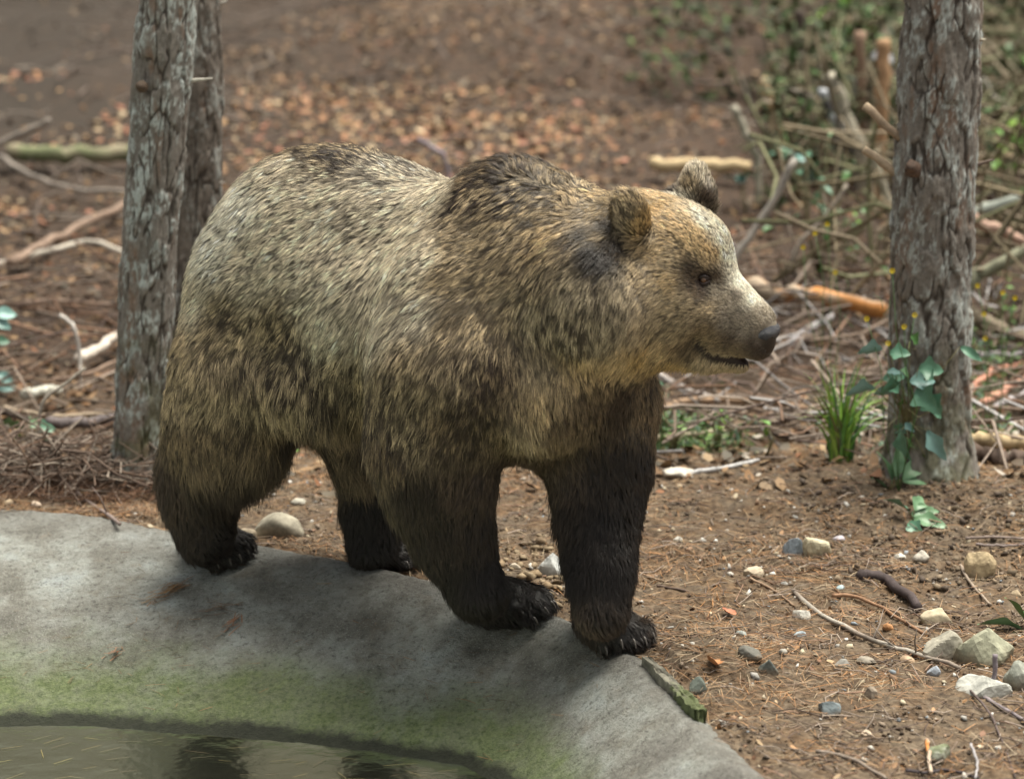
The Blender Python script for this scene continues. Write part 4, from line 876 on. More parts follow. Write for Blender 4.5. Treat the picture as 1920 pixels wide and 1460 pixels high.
for a in [
 ('mossy green log lying across the slope behind the left trunks', [(18, 300), (130, 298), (245, 299)], 17, (.15, .165, .085), dict(name='mossy_log', cat='log', patch=(.24, .21, .14), taper=.95)),
 ('grey broken limb rising from the left edge above the mossy log', [(-20, 285), (45, 250), (95, 226)], 8, GR, dict(y='stand')),
 ('long pale grey branch reaching in from the left edge to the pine trunk', [(-20, 505), (90, 478), (168, 460), (240, 482)], 7, LG, dict()),
 ('thick blurred brown limb slanting up to the left trunk', [(20, 505), (120, 445), (245, 385)], 10, PK, dict()),
 ('curved brown branch sweeping down under the mossy log', [(0, 298), (60, 335), (140, 357), (240, 365)], 6, GR, dict()),
 ('thin dark kinked twig above the litter left of the trunk', [(8, 590), (45, 600), (78, 608), (118, 590), (165, 588), (240, 592)], 3.2, DKB, dict()),
 ('straight thin brown stick above the kinked twig', [(-10, 572), (120, 566), (235, 578)], 4, PK, dict()),
 ('short thick pale branch ending at the left trunk', [(150, 682), (195, 655), (240, 632)], 11, (.52, .46, .40), dict()),
 ('thin brown twig slanting down from the left edge', [(-10, 695), (60, 712), (112, 724)], 4, BR, dict()),
 ('smooth dark grey log lying low beside the left trunk', [(90, 803), (150, 800), (222, 792)], 12, (.15, .125, .125), dict(name='fallen_log', cat='log')),
 ('slender tan stick lying along the top of the dark log', [(10, 768), (100, 782), (222, 778)], 5, (.38, .30, .22), dict()),
 ('heavy dark branch at the left edge above the root tangle', [(-15, 770), (20, 782), (60, 795)], 8, DKB, dict()),
 ('forked grey twig curving through the root tangle at the left', [(45, 885), (105, 900), (170, 945), (225, 985)], 4.5, (.20, .155, .14), dict(lift=.02, twigs=4)),
 ('pale bent twig arching over the root tangle', [(60, 870), (110, 845), (160, 858), (190, 900)], 3.2, LG, dict(twigs=3)),
 ('pale bark slab lying among the litter at the far left', [(48, 748), (80, 742), (112, 736)], 11, (.50, .49, .43), dict(name='bark_slab', cat='bark')),
 ('short upright white twig left of the trunk', [(112, 590), (135, 610), (145, 640)], 4.5, (.52, .49, .46), dict(y='stand')),
 ('pale criss-cross stick leaning over the bark slab', [(80, 755), (120, 722), (160, 690)], 4, LG, dict(y='stand')),
 ('long thin stick lying diagonally before the short pale branch', [(95, 715), (170, 700), (235, 672)], 4, PK, dict()),
 ('purple-grey stick tip showing above the back of the bear', [(783, 262), (806, 276), (835, 300)], 6, (.24, .20, .22), dict(y='stand')),
 ('pale peeled log lying behind the ears of the bear', [(1222, 318), (1300, 322), (1405, 325)], 13, (.55, .42, .25), dict(name='peeled_log', cat='log', taper=.9)),
 ('orange-barked broken branch behind the nose of the bear', [(1392, 545), (1450, 560), (1530, 572), (1655, 596)], 19, (.46, .20, .06), dict(lift=.13, name='orange_branch', patch=(.34, .27, .20), taper=.8)),
 ('long straight grey pole slanting up behind the face', [(1375, 492), (1440, 395), (1492, 298)], 9, (.33, .30, .27), dict(y='stand')),
 ('slim forked branch right of the slanting grey pole', [(1492, 468), (1545, 410), (1588, 345)], 5, (.30, .26, .22), dict(y='stand', twigs=2)),
 ('short grey stake leaning left at the edge of the thicket', [(1372, 200), (1392, 240), (1416, 292)], 9, (.33, .31, .25), dict(y='stand')),
 ('thick pale grey pole standing in the thicket', [(1556, 140), (1578, 195), (1608, 265)], 14, (.34, .31, .25), dict(y='stand')),
 ('upright brown pole nearest the right trunk, leaning back', [(1657, 75), (1655, 170), (1650, 290)], 14, (.38, .23, .13), dict(y='stand')),
 ('straight brown stem left of the pole by the right trunk', [(1612, 60), (1615, 140), (1618, 235)], 11, (.26, .17, .12), dict(y='stand')),
 ('crusty lichen-covered branch in the thicket, the larger one', [(1655, 108), (1632, 150), (1605, 195)], 22, (.10, .095, .10), dict(y='stand', name='lichen_branch', patch=(.44, .46, .50))),
 ('small lichen-spotted branch left of the thick grey pole', [(1545, 168), (1560, 215), (1572, 255)], 10, (.10, .095, .10), dict(y='stand', name='lichen_branch', patch=(.44, .46, .50))),
 ('tan stick leaning in the thicket above the grey stake', [(1428, 150), (1448, 190), (1468, 232)], 10, TN, dict(y='stand')),
 ('dark dead stem standing at the back of the thicket', [(1498, 20), (1505, 80), (1512, 150)], 10, DKB, dict(y='stand')),
 ('wide pale pole slanting beside the lower part of the right trunk', [(1635, 285), (1655, 350), (1680, 420)], 10, (.36, .33, .26), dict(y='stand')),
 ('silvery pole crossing behind the right trunk, uppermost', [(1800, 412), (1860, 390), (1940, 362)], 13, (.34, .37, .33), dict(y='stand')),
 ('pinkish pole slanting down to the right edge', [(1815, 405), (1865, 430), (1940, 472)], 12, (.42, .28, .22), dict(y='stand')),
 ('mossy limb slanting up to the right edge below the pinkish pole', [(1815, 530), (1865, 500), (1940, 462)], 15, (.24, .24, .17), dict(y='stand')),
 ('thick brown-grey log lying behind the right trunk', [(1815, 600), (1870, 625), (1940, 652)], 15, (.22, .18, .13), dict(name='fallen_log', cat='log')),
 ('thin whitish pole lying level right of the trunk', [(1815, 672), (1870, 670), (1940, 668)], 7, (.42, .38, .40), dict()),
 ('salmon-coloured bare branch right of the trunk, upper one', [(1808, 748), (1838, 718), (1868, 697), (1940, 688)], 8, (.50, .24, .17), dict()),
 ('salmon-coloured bare branch right of the trunk, lower one', [(1838, 765), (1885, 735), (1940, 702)], 8, (.48, .25, .18), dict()),
 ('grey stick crossing under the salmon branches', [(1850, 775), (1895, 752), (1940, 735)], 6, (.38, .35, .36), dict()),
 ('split tan board-like log by the right edge', [(1800, 830), (1860, 836), (1940, 842)], 13, (.42, .32, .19), dict(name='split_log', cat='log', taper=1)),
 ('dark wet log lying under the split tan log', [(1800, 868), (1870, 872), (1940, 876)], 20, (.085, .058, .045), dict(name='fallen_log', cat='log', taper=1)),
 ('pale curled strip of bark hanging right of the trunk top', [(1842, 145), (1862, 185), (1888, 205)], 6, (.40, .38, .32), dict(y='stand')),
 ('long tan branch lying behind the far foreleg', [(1225, 772), (1330, 754), (1440, 760), (1535, 774)], 8, (.30, .20, .13), dict()),
 ('grey branch sloping down to meet the tan one', [(1215, 700), (1275, 730), (1345, 758)], 8, (.34, .30, .28), dict()),
 ('pale slender branch rising towards the grass tuft', [(1225, 825), (1330, 815), (1430, 802), (1560, 762)], 6, (.36, .31, .22), dict()),
 ('whitish stick lying on the soil right of the far foreleg', [(1285, 892), (1350, 882), (1425, 866)], 5, (.46, .45, .45), dict()),
 ('short thick weathered grey stump branch below the nose', [(1480, 650), (1510, 628), (1560, 598)], 9, (.34, .32, .33), dict(lift=.05)),
 ('knobbly grey stick with bark lying across the soil at the right', [(1488, 1112), (1527, 1147), (1581, 1177), (1662, 1212), (1719, 1227), (1800, 1256)], 5.5, (.22, .18, .15), dict(twigs=3, lift=.004, patch=(.34, .31, .27))),
 ('brown twig running above the knobbly grey stick', [(1560, 1118), (1600, 1120), (1654, 1143), (1731, 1189)], 4, (.26, .15, .09), dict(lift=.006, twigs=1)),
 ('dark purplish root lying half buried in the right bank', [(1612, 1085), (1662, 1096), (1722, 1146)], 12, (.06, .045, .045), dict(name='dark_root', cat='root')),
 ('grey twig at the bottom edge right of centre', [(1530, 1410), (1596, 1424), (1662, 1462)], 4, (.22, .18, .15), dict(lift=.004)),
 ('long wiry dark twig curving down to the bottom right corner', [(1808, 1285), (1850, 1331), (1874, 1378), (1904, 1458)], 2.6, (.10, .075, .07), dict(lift=.008)),
 ('purple-grey stick standing against the large boulder', [(1866, 1226), (1864, 1270), (1861, 1320)], 5, (.21, .18, .20), dict(y=-.98)),
 ('grey twig running off the right edge below the white stone', [(1845, 1310), (1880, 1330), (1935, 1360)], 4.5, (.20, .17, .18), dict(lift=.004)),
 ('black crooked twig along the bottom edge at the right', [(1698, 1447), (1740, 1450), (1773, 1444), (1835, 1460)], 3.5, (.06, .05, .055), dict(lift=.005, twigs=2)),
 ('orange-banded stick end by the bottom edge', [(1737, 1390), (1741, 1420), (1745, 1450)], 4.5, (.46, .36, .28), dict(lift=.02, patch=(.50, .20, .06))),
 ('bare grey twig upright near the bottom right corner', [(1820, 1396), (1832, 1430), (1828, 1460)], 3, (.34, .32, .33), dict(lift=.015)),
 ('fine twig lying just above the white stones', [(1405, 1085), (1450, 1108), (1490, 1137)], 2.6, (.28, .19, .13), dict(lift=.004)),
 ('wavy pale root tip at the right bank', [(1800, 1062), (1820, 1096), (1858, 1135)], 3.2, (.30, .24, .19), dict(lift=.004)),
 ('upper of two level twigs at the right edge', [(1810, 1010), (1860, 1008), (1935, 1011)], 2.8, (.24, .19, .17), dict(lift=.01)),
 ('lower of two level twigs at the right edge', [(1830, 1022), (1870, 1024), (1935, 1022)], 2.8, (.22, .18, .17), dict(lift=.01)),
 ('light brown twig lying right of the far forepaw', [(1188, 1072), (1215, 1082), (1245, 1092)], 2.5, (.30, .21, .14), dict(lift=.003)),
 ('dark thin root crossing the soil right of the far foreleg', [(1232, 1100), (1262, 1105), (1290, 1110)], 3, (.14, .10, .08), dict(lift=.003)),
]:
    kw = dict(a[4]); branch(a[0], a[1], a[2], a[3], **kw)

# loose twigs nobody could count
def twigmass(name, n, xr, yr, hr, Lr, rr, cols, dens=None, tilt=.18, yawc=None):
    n3 = 4; V = []; F = []; Cc = []; base = 0
    tvx = np.array([(x, math.cos(a) * 1.0, math.sin(a) * 1.0) for x in (-.5, -.15, .2, .5) for a in (0, 2.09, 4.19)])
    tf = np.array([(k * 3 + i, k * 3 + (i + 1) % 3, (k + 1) * 3 + (i + 1) % 3, (k + 1) * 3 + i) for k in range(3) for i in range(3)])
    x = []; y = []
    while len(x) < n:
        a = rng.uniform(*xr, n); b = rng.uniform(*yr, n); k = rng.random(n) < (dens(a, b) if dens else 1); x += list(a[k]); y += list(b[k])
    x = np.array(x[:n]); y = np.array(y[:n]); p = np.c_[x, y, surf_z(x, y) + rng.uniform(*hr, n)]; L_ = rng.uniform(*Lr, n); r = rng.uniform(*rr, n)
    v = np.tile(tvx, (n, 1, 1)); off = rng.normal(0, .05, (n, 4, 2)).repeat(3, 1)
    v = np.stack([v[..., 0] * L_[:, None], v[..., 1] * r[:, None] + off[..., 0] * L_[:, None], v[..., 2] * r[:, None] + off[..., 1] * L_[:, None]], -1)
    yaw = rng.random(n) * 6.28 if yawc is None else rng.normal(yawc[0], yawc[1], n)
    v = np.einsum('nij,nkj->nki', rotm(yaw, rng.normal(0, tilt, n), np.zeros(n)), v) + p[:, None]
    f = tf[None] + (np.arange(n) * 12)[:, None, None]
    o = mesh_obj(name, v.reshape(-1, 3), f.reshape(-1, 4), mwood, None, True, {'col': np.repeat(pick(cols, n, .5), 12, 0)}); tag(o, kind='stuff'); return o
TW = [(.28, .22, .18), (.20, .145, .11), (.36, .29, .24), (.14, .10, .085), (.32, .20, .14)]
twigmass('twig_litter', 1500, (-2.2, 2.4), (-2.2, 1.2), (.002, .012), (.05, .18), (.0008, .0022), TW, lambda x, y: (crest_sd(x, y) < -.05) * np.clip(fb2(x, y, 3, 2, 99) * 3 - .9, .1, 1), .06)
bl = gnd(150, 905)
twigmass('root_tangle', 700, (bl[0] - .75, bl[0] + .35), (bl[1] - .22, bl[1] + .22), (.005, .13), (.10, .40), (.0012, .0048), [(.20, .135, .10), (.27, .20, .16), (.13, .09, .07), (.34, .28, .23)], lambda x, y: (crest_sd(x, y) < -.04) * 1.0, .28)
twigmass('fine_root_mat', 900, (bl[0] - .25, bl[0] + .42), (bl[1] - .30, bl[1] + .05), (.004, .045), (.05, .16), (.0006, .0014), [(.20, .11, .07), (.28, .16, .10), (.12, .075, .055)], lambda x, y: (crest_sd(x, y) < -.0) * 1.0, .3)
twigmass('brushwood_left', 230, (-3.2, -.9), (1.25, 4.2), (.01, .14), (.2, .9), (.002, .007), TW, None, .14, (0, .8))
twigmass('brushwood_right', 620, (.35, 3.4), (1.3, 4.0), (.01, .20), (.2, .8), (.002, .008), TW + [(.40, .38, .38)], None, .22)
twigmass('thicket_sticks', 700, (1.0, 4.2), (3.0, 8.5), (.02, .6), (.3, 1.1), (.003, .012), [(.25, .20, .13), (.34, .28, .20), (.16, .13, .08), (.20, .20, .11)], lambda x, y: sstep(.9, 1.9, x - (y - 4) * .12), .75)
twigmass('slope_sticks', 700, (-6, 6), (4, 19), (.01, .05), (.3, 1.1), (.003, .010), [(.18, .14, .12), (.24, .20, .17), (.10, .08, .07)], None, .06)

# ================================================================ stones
mstone = mat_attr('stone', .78, .35, (38, .62, 1.25))
def stone(label, u, v, w, h, colr, seed, flat=.0, name='stone', yaw=None, edge=.5, group=None, patch=None):
    """u, v: middle of the stone in the photo; w, h: its size there"""
    c = gnd(u, v + h * .38); s = pxm(c[1], c[2]); W_2 = w / s / 2; H_2 = h / s / 2
    bm = bmesh.new(); bmesh.ops.create_icosphere(bm, subdivisions=4, radius=1.0); V = np.array([x.co for x in bm.verts]); F = [tuple(x.index for x in f.verts) for f in bm.faces]; bm.free()
    rs = np.random.default_rng(seed); r = np.ones(len(V))
    for _ in range(11):
        d = rs.normal(0, 1, 3); d /= np.linalg.norm(d); k = rs.uniform(.52, .90); dd = V @ d
        cut = dd > k; sc_ = np.where(cut, k / np.maximum(dd, 1e-6), 1); V = V * (1 + (sc_ - 1) * edge * 1.5)[:, None] if edge < .45 else V * sc_[:, None]
    V = V * (1 + .16 * (fbm(V * 2.2 + seed, 3, seed % 31) - .5) + .07 * (fbm(V * 8 + seed, 3, seed % 29) - .5))[:, None]
    V = V / np.abs(V).max(0) * np.array([W_2, W_2 * .75, H_2 * 1.32]); yw = rs.uniform(-.5, .5) if yaw is None else yaw
    V = V @ np.array([[math.cos(yw), math.sin(yw), 0], [-math.sin(yw), math.cos(yw), 0], [0, 0, 1]])
    z = c[2] + H_2 * .22; cc = np.tile(np.array(colr, float), (len(V), 1)) * (.75 + .5 * fbm(V * 60 + seed, 3, 5))[:, None]
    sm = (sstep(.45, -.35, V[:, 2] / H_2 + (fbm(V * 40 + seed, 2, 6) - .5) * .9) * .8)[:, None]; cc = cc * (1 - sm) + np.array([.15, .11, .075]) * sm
    if patch is not None: m = sstep(.5, .6, fbm(V * 25 + seed, 3, 8))[:, None]; cc = cc * (1 - m) + np.array(patch) * m
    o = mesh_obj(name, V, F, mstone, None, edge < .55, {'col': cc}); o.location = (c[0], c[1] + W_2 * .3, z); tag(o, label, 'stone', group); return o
SG, SC_, SBL, SWH, SDK, STN = (.30, .28, .23), (.50, .45, .32), (.24, .28, .32), (.66, .65, .62), (.10, .11, .10), (.40, .31, .19)
for k, a in enumerate([
 ('smooth rounded tan stone on the soil between the hind legs', 522, 982, 98, 66, (.33, .30, .235), .4),
 ('flat buff stone tucked against the near hind paw', 462, 1000, 44, 46, (.40, .33, .24), .5),
 ('flat pale stone lying right of the far foreleg', 1268, 884, 78, 28, (.58, .54, .47), .5),
 ('pointed blue-grey stone left of the cream one', 1486, 1021, 46, 58, SBL, .9),
 ('cream-coloured blocky stone beside the pointed blue-grey one', 1533, 1024, 58, 48, SC_, .7),
 ('small flat lilac stone right of the cream one', 1574, 1009, 26, 15, (.50, .46, .50), .4),
 ('mottled white-grey stone behind the forepaws', 1036, 1056, 58, 62, (.46, .47, .46), .8),
 ('small whitish stone in the middle of the right bank', 1729, 1043, 36, 30, (.50, .46, .40), .7),
 ('big tan slab-like stone at the right edge of the bank', 1838, 1058, 62, 66, STN, .8),
 ('grey cracked boulder beside the dark root end', 1767, 1207, 86, 66, (.30, .28, .23), .7),
 ('low tan stone behind the grey cracked boulder', 1752, 1157, 68, 34, (.40, .34, .24), .5),
 ('largest grey-green boulder at the right edge', 1850, 1208, 122, 88, (.32, .32, .235), .7),
 ('flat whitish-grey stone in front of the largest boulder', 1848, 1285, 112, 48, (.50, .50, .46), .9),
 ('dark grey boulder cut off by the right edge', 1915, 1262, 66, 66, (.28, .29, .25), .6),
 ('rounded dark slate stone right of the dark flat one', 1441, 1246, 40, 44, SDK, .6),
 ('dark flat stone sunk in the soil', 1408, 1222, 52, 26, (.12, .115, .10), .6),
 ('dark green angular stone near the end of the plank', 1308, 1284, 42, 42, (.13, .15, .13), .9),
 ('blue-black jagged stone on the bare soil', 1556, 1326, 50, 30, (.13, .155, .165), .9),
 ('lumpy white stone beside the knobbly stick', 1503, 1151, 36, 26, (.68, .66, .60), .6),
 ('pinkish tan stone low on the bare soil', 1628, 1374, 28, 24, (.56, .44, .33), .6),
 ('flat brown stone standing on edge on the bare soil', 1633, 1297, 27, 26, (.27, .22, .17), .7),
 ('square cream stone above the white lumpy one', 1413, 1073, 40, 24, (.52, .43, .32), .9),
 ('small orange stone above the knobbly stick', 1665, 1175, 22, 18, (.50, .25, .11), .5),
 ('light blue-grey chip left of the orange stone', 1500, 1188, 26, 14, (.36, .42, .46), .8),
 ('grey flat stone left of centre on the bare soil', 1390, 1187, 26, 16, (.28, .30, .28), .5),
 ('long flat grey stone, left of a pair', 1580, 1243, 38, 18, (.24, .23, .21), .5),
 ('long flat grey-brown stone, right of a pair', 1622, 1239, 46, 17, (.25, .22, .18), .5),
 ('tan pebble under the knobbly stick', 1702, 1236, 32, 17, (.42, .30, .20), .4),
 ('bluish quartz stone below the knobbly stick', 1752, 1257, 30, 26, (.40, .44, .50), .8),
 ('crumbling white mossy stone near the bottom edge', 1758, 1410, 54, 40, (.42, .44, .36), .7),
 ('round grey pebble on the bare soil', 1468, 1220, 18, 14, (.36, .34, .30), .4),
 ('white chip in the middle of the needle patch', 1272, 1010, 20, 12, (.70, .68, .62), .7),
 ('white pebble, middle one of the upper needle patch', 1318, 1012, 14, 10, (.66, .66, .62), .7),
 ('white pebble, right one of the upper needle patch', 1342, 1014, 12, 10, (.66, .66, .62), .7),
 ('tan round pebble at the left edge by the rim', 15, 941, 20, 13, (.45, .35, .24), .3),
 ('pinkish pebble on the needles left of the root tangle', 68, 950, 22, 13, (.46, .36, .28), .3),
 ('white chip with a curved edge on the right bank', 1686, 1042, 26, 14, (.64, .61, .54), .8),
 ('blue chip by the dark root', 1578, 1100, 20, 12, (.40, .52, .56), .8),
 ('small light stone in the clods behind the near forepaw', 965, 1062, 26, 16, (.44, .38, .30), .7),
 ('grey stone in the grass behind the belly', 560, 940, 34, 16, (.34, .32, .27), .5),
 ('tawny stone at the very right edge below the twigs', 1905, 1112, 22, 16, (.42, .33, .22), .5),
 ('white pebble near the bottom right corner', 1872, 1400, 14, 10, (.66, .66, .62), .6),
]):
    stone(a[0], a[1], a[2], a[3], a[4], a[5], 100 + k * 7, edge=a[6], patch=(.16, .18, .10) if 'mossy' in a[0] else None)

# weathered plank along the crest's front end
pl = [gnd(u, v) for u, v in ((1200, 1246), (1240, 1285), (1305, 1352))]
d = pl[2] - pl[0]; L_ = np.linalg.norm(d[:2]); yw = math.atan2(d[1], d[0]); nx, ny, nz = 46, 7, 5
V = []; idx = {}
def pk(i, j, k):
    if (i, j, k) not in idx:
        x = i / (nx - 1) * L_; wgr = 1 - .2 * abs(math.sin(i * 1.7)) * (i > nx - 8)
        idx[(i, j, k)] = len(V); V.append((x + (.02 * ((j * 37) % 5) / 5 - .02 if i == nx - 1 else 0), (j / (ny - 1) - .5) * (.022 + .016 * i / nx) * wgr + .0016 * math.sin(j * 5 + i * .3), (k / (nz - 1) - .5) * .045 + .003 * math.sin(j * 9.1 + .2 * i) * (k == nz - 1)))
    return idx[(i, j, k)]
F = []
for i in range(nx - 1):
    for j in range(ny - 1): F += [(pk(i, j, nz - 1), pk(i + 1, j, nz - 1), pk(i + 1, j + 1, nz - 1), pk(i, j + 1, nz - 1)), (pk(i, j, 0), pk(i, j + 1, 0), pk(i + 1, j + 1, 0), pk(i + 1, j, 0))]
    for k in range(nz - 1): F += [(pk(i, 0, k), pk(i + 1, 0, k), pk(i + 1, 0, k + 1), pk(i, 0, k + 1)), (pk(i, ny - 1, k), pk(i, ny - 1, k + 1), pk(i + 1, ny - 1, k + 1), pk(i + 1, ny - 1, k))]
for j in range(ny - 1):
    for k in range(nz - 1): F += [(pk(0, j, k), pk(0, j, k + 1), pk(0, j + 1, k + 1), pk(0, j + 1, k)), (pk(nx - 1, j, k), pk(nx - 1, j + 1, k), pk(nx - 1, j + 1, k + 1), pk(nx - 1, j, k + 1))]
V = np.array(V); V += (np.stack([fbm(V * 60, 3, q) for q in (1, 2, 3)], 1) - .5) * .014 * (V[:, :1] / L_ * 1.4 + .3)
t = V[:, 0] / L_; fb = fbm(V * np.array([30, 200, 100]), 3, 4)
cc = np.array([.17, .16, .13]) * (.5 + 1.0 * fb)[:, None]; m = (sstep(.45, .75, t + (fb - .5) * .5))[:, None]; cc = cc * (1 - m) + np.array([.085, .10, .045]) * (.5 + fb)[:, None] * m
o = mesh_obj('wooden_plank', V, F, mwood, None, False, {'col': cc}); o.location = pl[0] + np.array([.015, .0, .002]); o.rotation_euler = (0, 0, yw); tag(o, 'weathered mossy plank wedged along the front end of the concrete rim', 'plank')

# single fallen leaves
def deadleaf(label, u, v, sz, colr, seed, curl=.5):
    c = gnd(u, v); rs = np.random.default_rng(seed); n = 9; V = []; F = []
    for i in range(n):
        t = i / (n - 1); wd = math.sin(math.pi * min(1, t * 1.02) ** .8) * (.34 + .10 * (i % 2)) + .01
        for j in (-1, -.5, 0, .5, 1): V.append(((t - .5) * sz, j * wd * sz, curl * sz * (j * j * wd * .8 + (t - .5) ** 2 * .7) + .003 * rs.random()))
    for i in range(n - 1):
        for j in range(4): a = i * 5 + j; F.append((a, a + 5, a + 6, a + 1))
    o = mesh_obj('fallen_leaf', V, F, mleaf, None, True, {'col': np.tile(colr, (len(V), 1)) * (.8 + .4 * rs.random((len(V), 1)))}); o.location = c + np.array([0, 0, .012]); o.rotation_euler = (rs.uniform(-.5, .5), rs.uniform(-.4, .4), rs.uniform(0, 6)); tag(o, label, 'leaf'); return o
deadleaf('reddish curled leaf on the bare soil right of the far forepaw', 1365, 1155, .05, (.40, .16, .09), 1)
deadleaf('rust-orange curled leaf beside the dark green stone', 1334, 1252, .06, (.42, .20, .09), 2, .9)
deadleaf('bright yellow leaf on the slope above the back of the bear', 867, 271, .085, (.72, .48, .07), 3, .2)
deadleaf('pale orange leaf lying behind the grass tuft', 1502, 748, .07, (.60, .34, .18), 4, .4)

# ================================================================ green plants
def mat_green(name, c, c2):
    m = NM(name); m.base(m.mix(m.noise(30, m.pos(), 3), c, c2), .42, .45); m.b.inputs['Subsurface Weight'].default_value = 0; return m.m
mg1 = mat_green('ivy_green', (.055, .155, .085), (.13, .27, .19)); mg2 = mat_green('sage_green', (.07, .16, .075), (.16, .28, .15)); mg3 = mat_green('grass_green', (.10, .26, .035), (.21, .42, .09)); mg4 = mat_green('dark_green', (.03, .09, .02), (.08, .20, .05)); mg5 = mat_green('blue_ivy', (.12, .25, .22), (.24, .40, .38)); mstem = mat_green('stem', (.12, .12, .06), (.20, .17, .08)); mylw = NM('flower_yellow').base((.80, .60, .02), .6, .3).m; mg6 = mat_green('lime_green', (.22, .42, .06), (.42, .60, .14))
def leafmesh(L_, W_, lobes=0, fold=.38, droop=.30, n=11):
    V = []; F = []
    for i in range(n):
        t = i / (n - 1); w_ = math.sin(math.pi * t ** .85) * (1 + lobes * 2.2 * math.cos(t * math.pi * 4.2 + .6)) * W_ / 2 + .0004
        for j in (-1, -.5, 0, .5, 1): V.append((t * L_, j * w_, fold * abs(j) * w_ - droop * L_ * t * t + .02 * L_ * math.sin(t * 9 + j * 2)))
    for i in range(n - 1):
        for j in range(4): a = i * 5 + j; F.append((a, a + 5, a + 6, a + 1))
    return V, F
def plant(name, label, root_pt, leaves_, cat='plant', stems=True, group=None):
    """leaves_: (world point, length, width, yaw, pitch, roll, material, lobes)"""
    r = empty(name, root_pt); tag(r, label, cat, group)
    for (p, L_, W_, yaw, pitch, roll, mt, lb) in leaves_:
        V, F = leafmesh(L_, W_, lb); Mx = Matrix.Rotation(yaw, 3, 'Z') @ Matrix.Rotation(-pitch, 3, 'Y') @ Matrix.Rotation(roll, 3, 'X'); V = np.array(V) @ np.array(Mx).T
        o = mesh_obj('leaf', V, F, mt, r, True); o.location = p - root_pt
        if stems:
            a = np.zeros(3); b = p - root_pt; mid = (a + b) / 2 + np.array([0, 0, .25 * np.linalg.norm(b)]) * .3; V, F = tube([a, (a + mid) / 2, mid, (mid + b) / 2, b], [.0022, .002, .0018, .0015, .0012], 5); mesh_obj('stem', V, F, mstem, r, True)
    return r
def lf(u, v, y, lpx, wpx, yaw, pitch=.3, roll=0, mt=None, lobes=0):
    s = pxm(y) / 1.15; return (P(u, v, y), lpx / s, wpx / s, yaw, pitch, roll, mt or mg1, lobes)
yf = y1 - .19
plant('ivy_plant', 'ivy with blue-green leaves climbing the foot of the right trunk', P(1700, 800, yf + .03), [
 lf(1655, 655, yf, 46, 30, 3.3, .1, 1.0, mg5, .12), lf(1668, 662, yf, 34, 28, -.6, .2, .8, mg1, .12), lf(1722, 690, yf, 40, 34, -.3, .0, 1.1, mg1, .12), lf(1745, 700, yf, 26, 26, -1.8, .0, .9, mg1), lf(1705, 715, yf, 44, 30, 0, .1, 1.0, mg5, .1),
 lf(1718, 728, yf, 48, 40, -1.0, -.5, 1.0, mg1, .12), lf(1690, 722, yf, 44, 34, 3.4, -.1, .9, mg1, .1), lf(1640, 728, yf - .02, 50, 34, 3.2, .0, .9, mg5, .12), lf(1655, 712, yf, 44, 26, .3, .2, .9, mg1, .1), lf(1672, 736, yf, 30, 22, 2.6, .0, .9, mg5),
 lf(1735, 740, yf, 40, 36, -.8, -.7, 1.0, mg1, .12), lf(1690, 806, yf - .03, 50, 34, -1.5, -1.1, 1.2, mg1, .1), lf(1738, 806, yf - .03, 58, 26, -.7, -.9, 1.1, mg5, .1), lf(1800, 650, yf + .05, 42, 16, -.5, -.4, .9, mg1)] + [lf(1700 + rng.normal(0, 26), 745 + rng.normal(0, 60), yf + rng.uniform(-.02, .03), rng.uniform(16, 30), rng.uniform(12, 20), rng.uniform(0, 6.28), rng.uniform(-.6, .3), rng.uniform(.6, 1.2), (mg1, mg4, mg5, mg2)[q % 4], .12) for q in range(16)])
c = gnd(1668, 918)
plant('sage_plant', 'upright sage-green seedling at the foot of the right trunk', c, [lf(1680, 895, c[1], 56, 24, 1.0, 1.2, .9, mg2), lf(1690, 898, c[1], 74, 28, .5, .55, .9, mg2), lf(1692, 902, c[1], 64, 26, .1, .15, .8, mg2), lf(1672, 905, c[1], 56, 26, 2.0, 1.2, .7, mg2), lf(1670, 925, c[1], 40, 18, 2.4, .8, .6, mg2)])
c = gnd(1712, 975)
plant('broadleaf_weed', 'low weed with toothed leaves on the bank below the seedling', c, [lf(1708, 966, c[1], 52, 28, .2, .25, .7, mg2, .10), lf(1705, 960, c[1] - .03, 50, 26, 2.2, .45, .7, mg1, .1), lf(1712, 972, c[1] - .03, 58, 28, -.5, .05, .6, mg2, .1), lf(1704, 978, c[1] - .04, 40, 24, -1.2, -.2, .6, mg1, .1), lf(1714, 957, c[1], 46, 24, 1.0, .5, .7, mg2, .1)])
c = gnd(1930, 1185)
plant('dark_leaf_plant', 'plant with one broad dark green leaf at the right edge', c, [lf(1925, 1175, c[1], 60, 44, 2.0, .9, .9, mg4), lf(1915, 1178, c[1], 70, 26, 2.9, .3, .8, mg2, .1), lf(1925, 1195, c[1], 50, 30, 3.0, .0, .8, mg4), lf(1922, 1210, c[1] - .03, 36, 24, 3.8, .1, .8, mg4)])
c = gnd(62, 845)
plant('bramble_plant', 'small green bramble above the root tangle at the left', c, [lf(50, 808, c[1], 34, 28, 2.6, .3, .8, mg2, .1), lf(55, 800, c[1], 34, 26, 1.0, .3, .8, mg2, .1), lf(68, 805, c[1], 32, 26, .3, .1, .8, mg1, .1), lf(30, 795, c[1], 26, 22, 3.0, .2, .8, mg2, .1), lf(75, 825, c[1], 26, 20, -.3, -.3, .8, mg2, .1), lf(40, 815, c[1], 30, 20, -2.4, -.2, .8, mg3, .1)])
c = gnd(-12, 740)
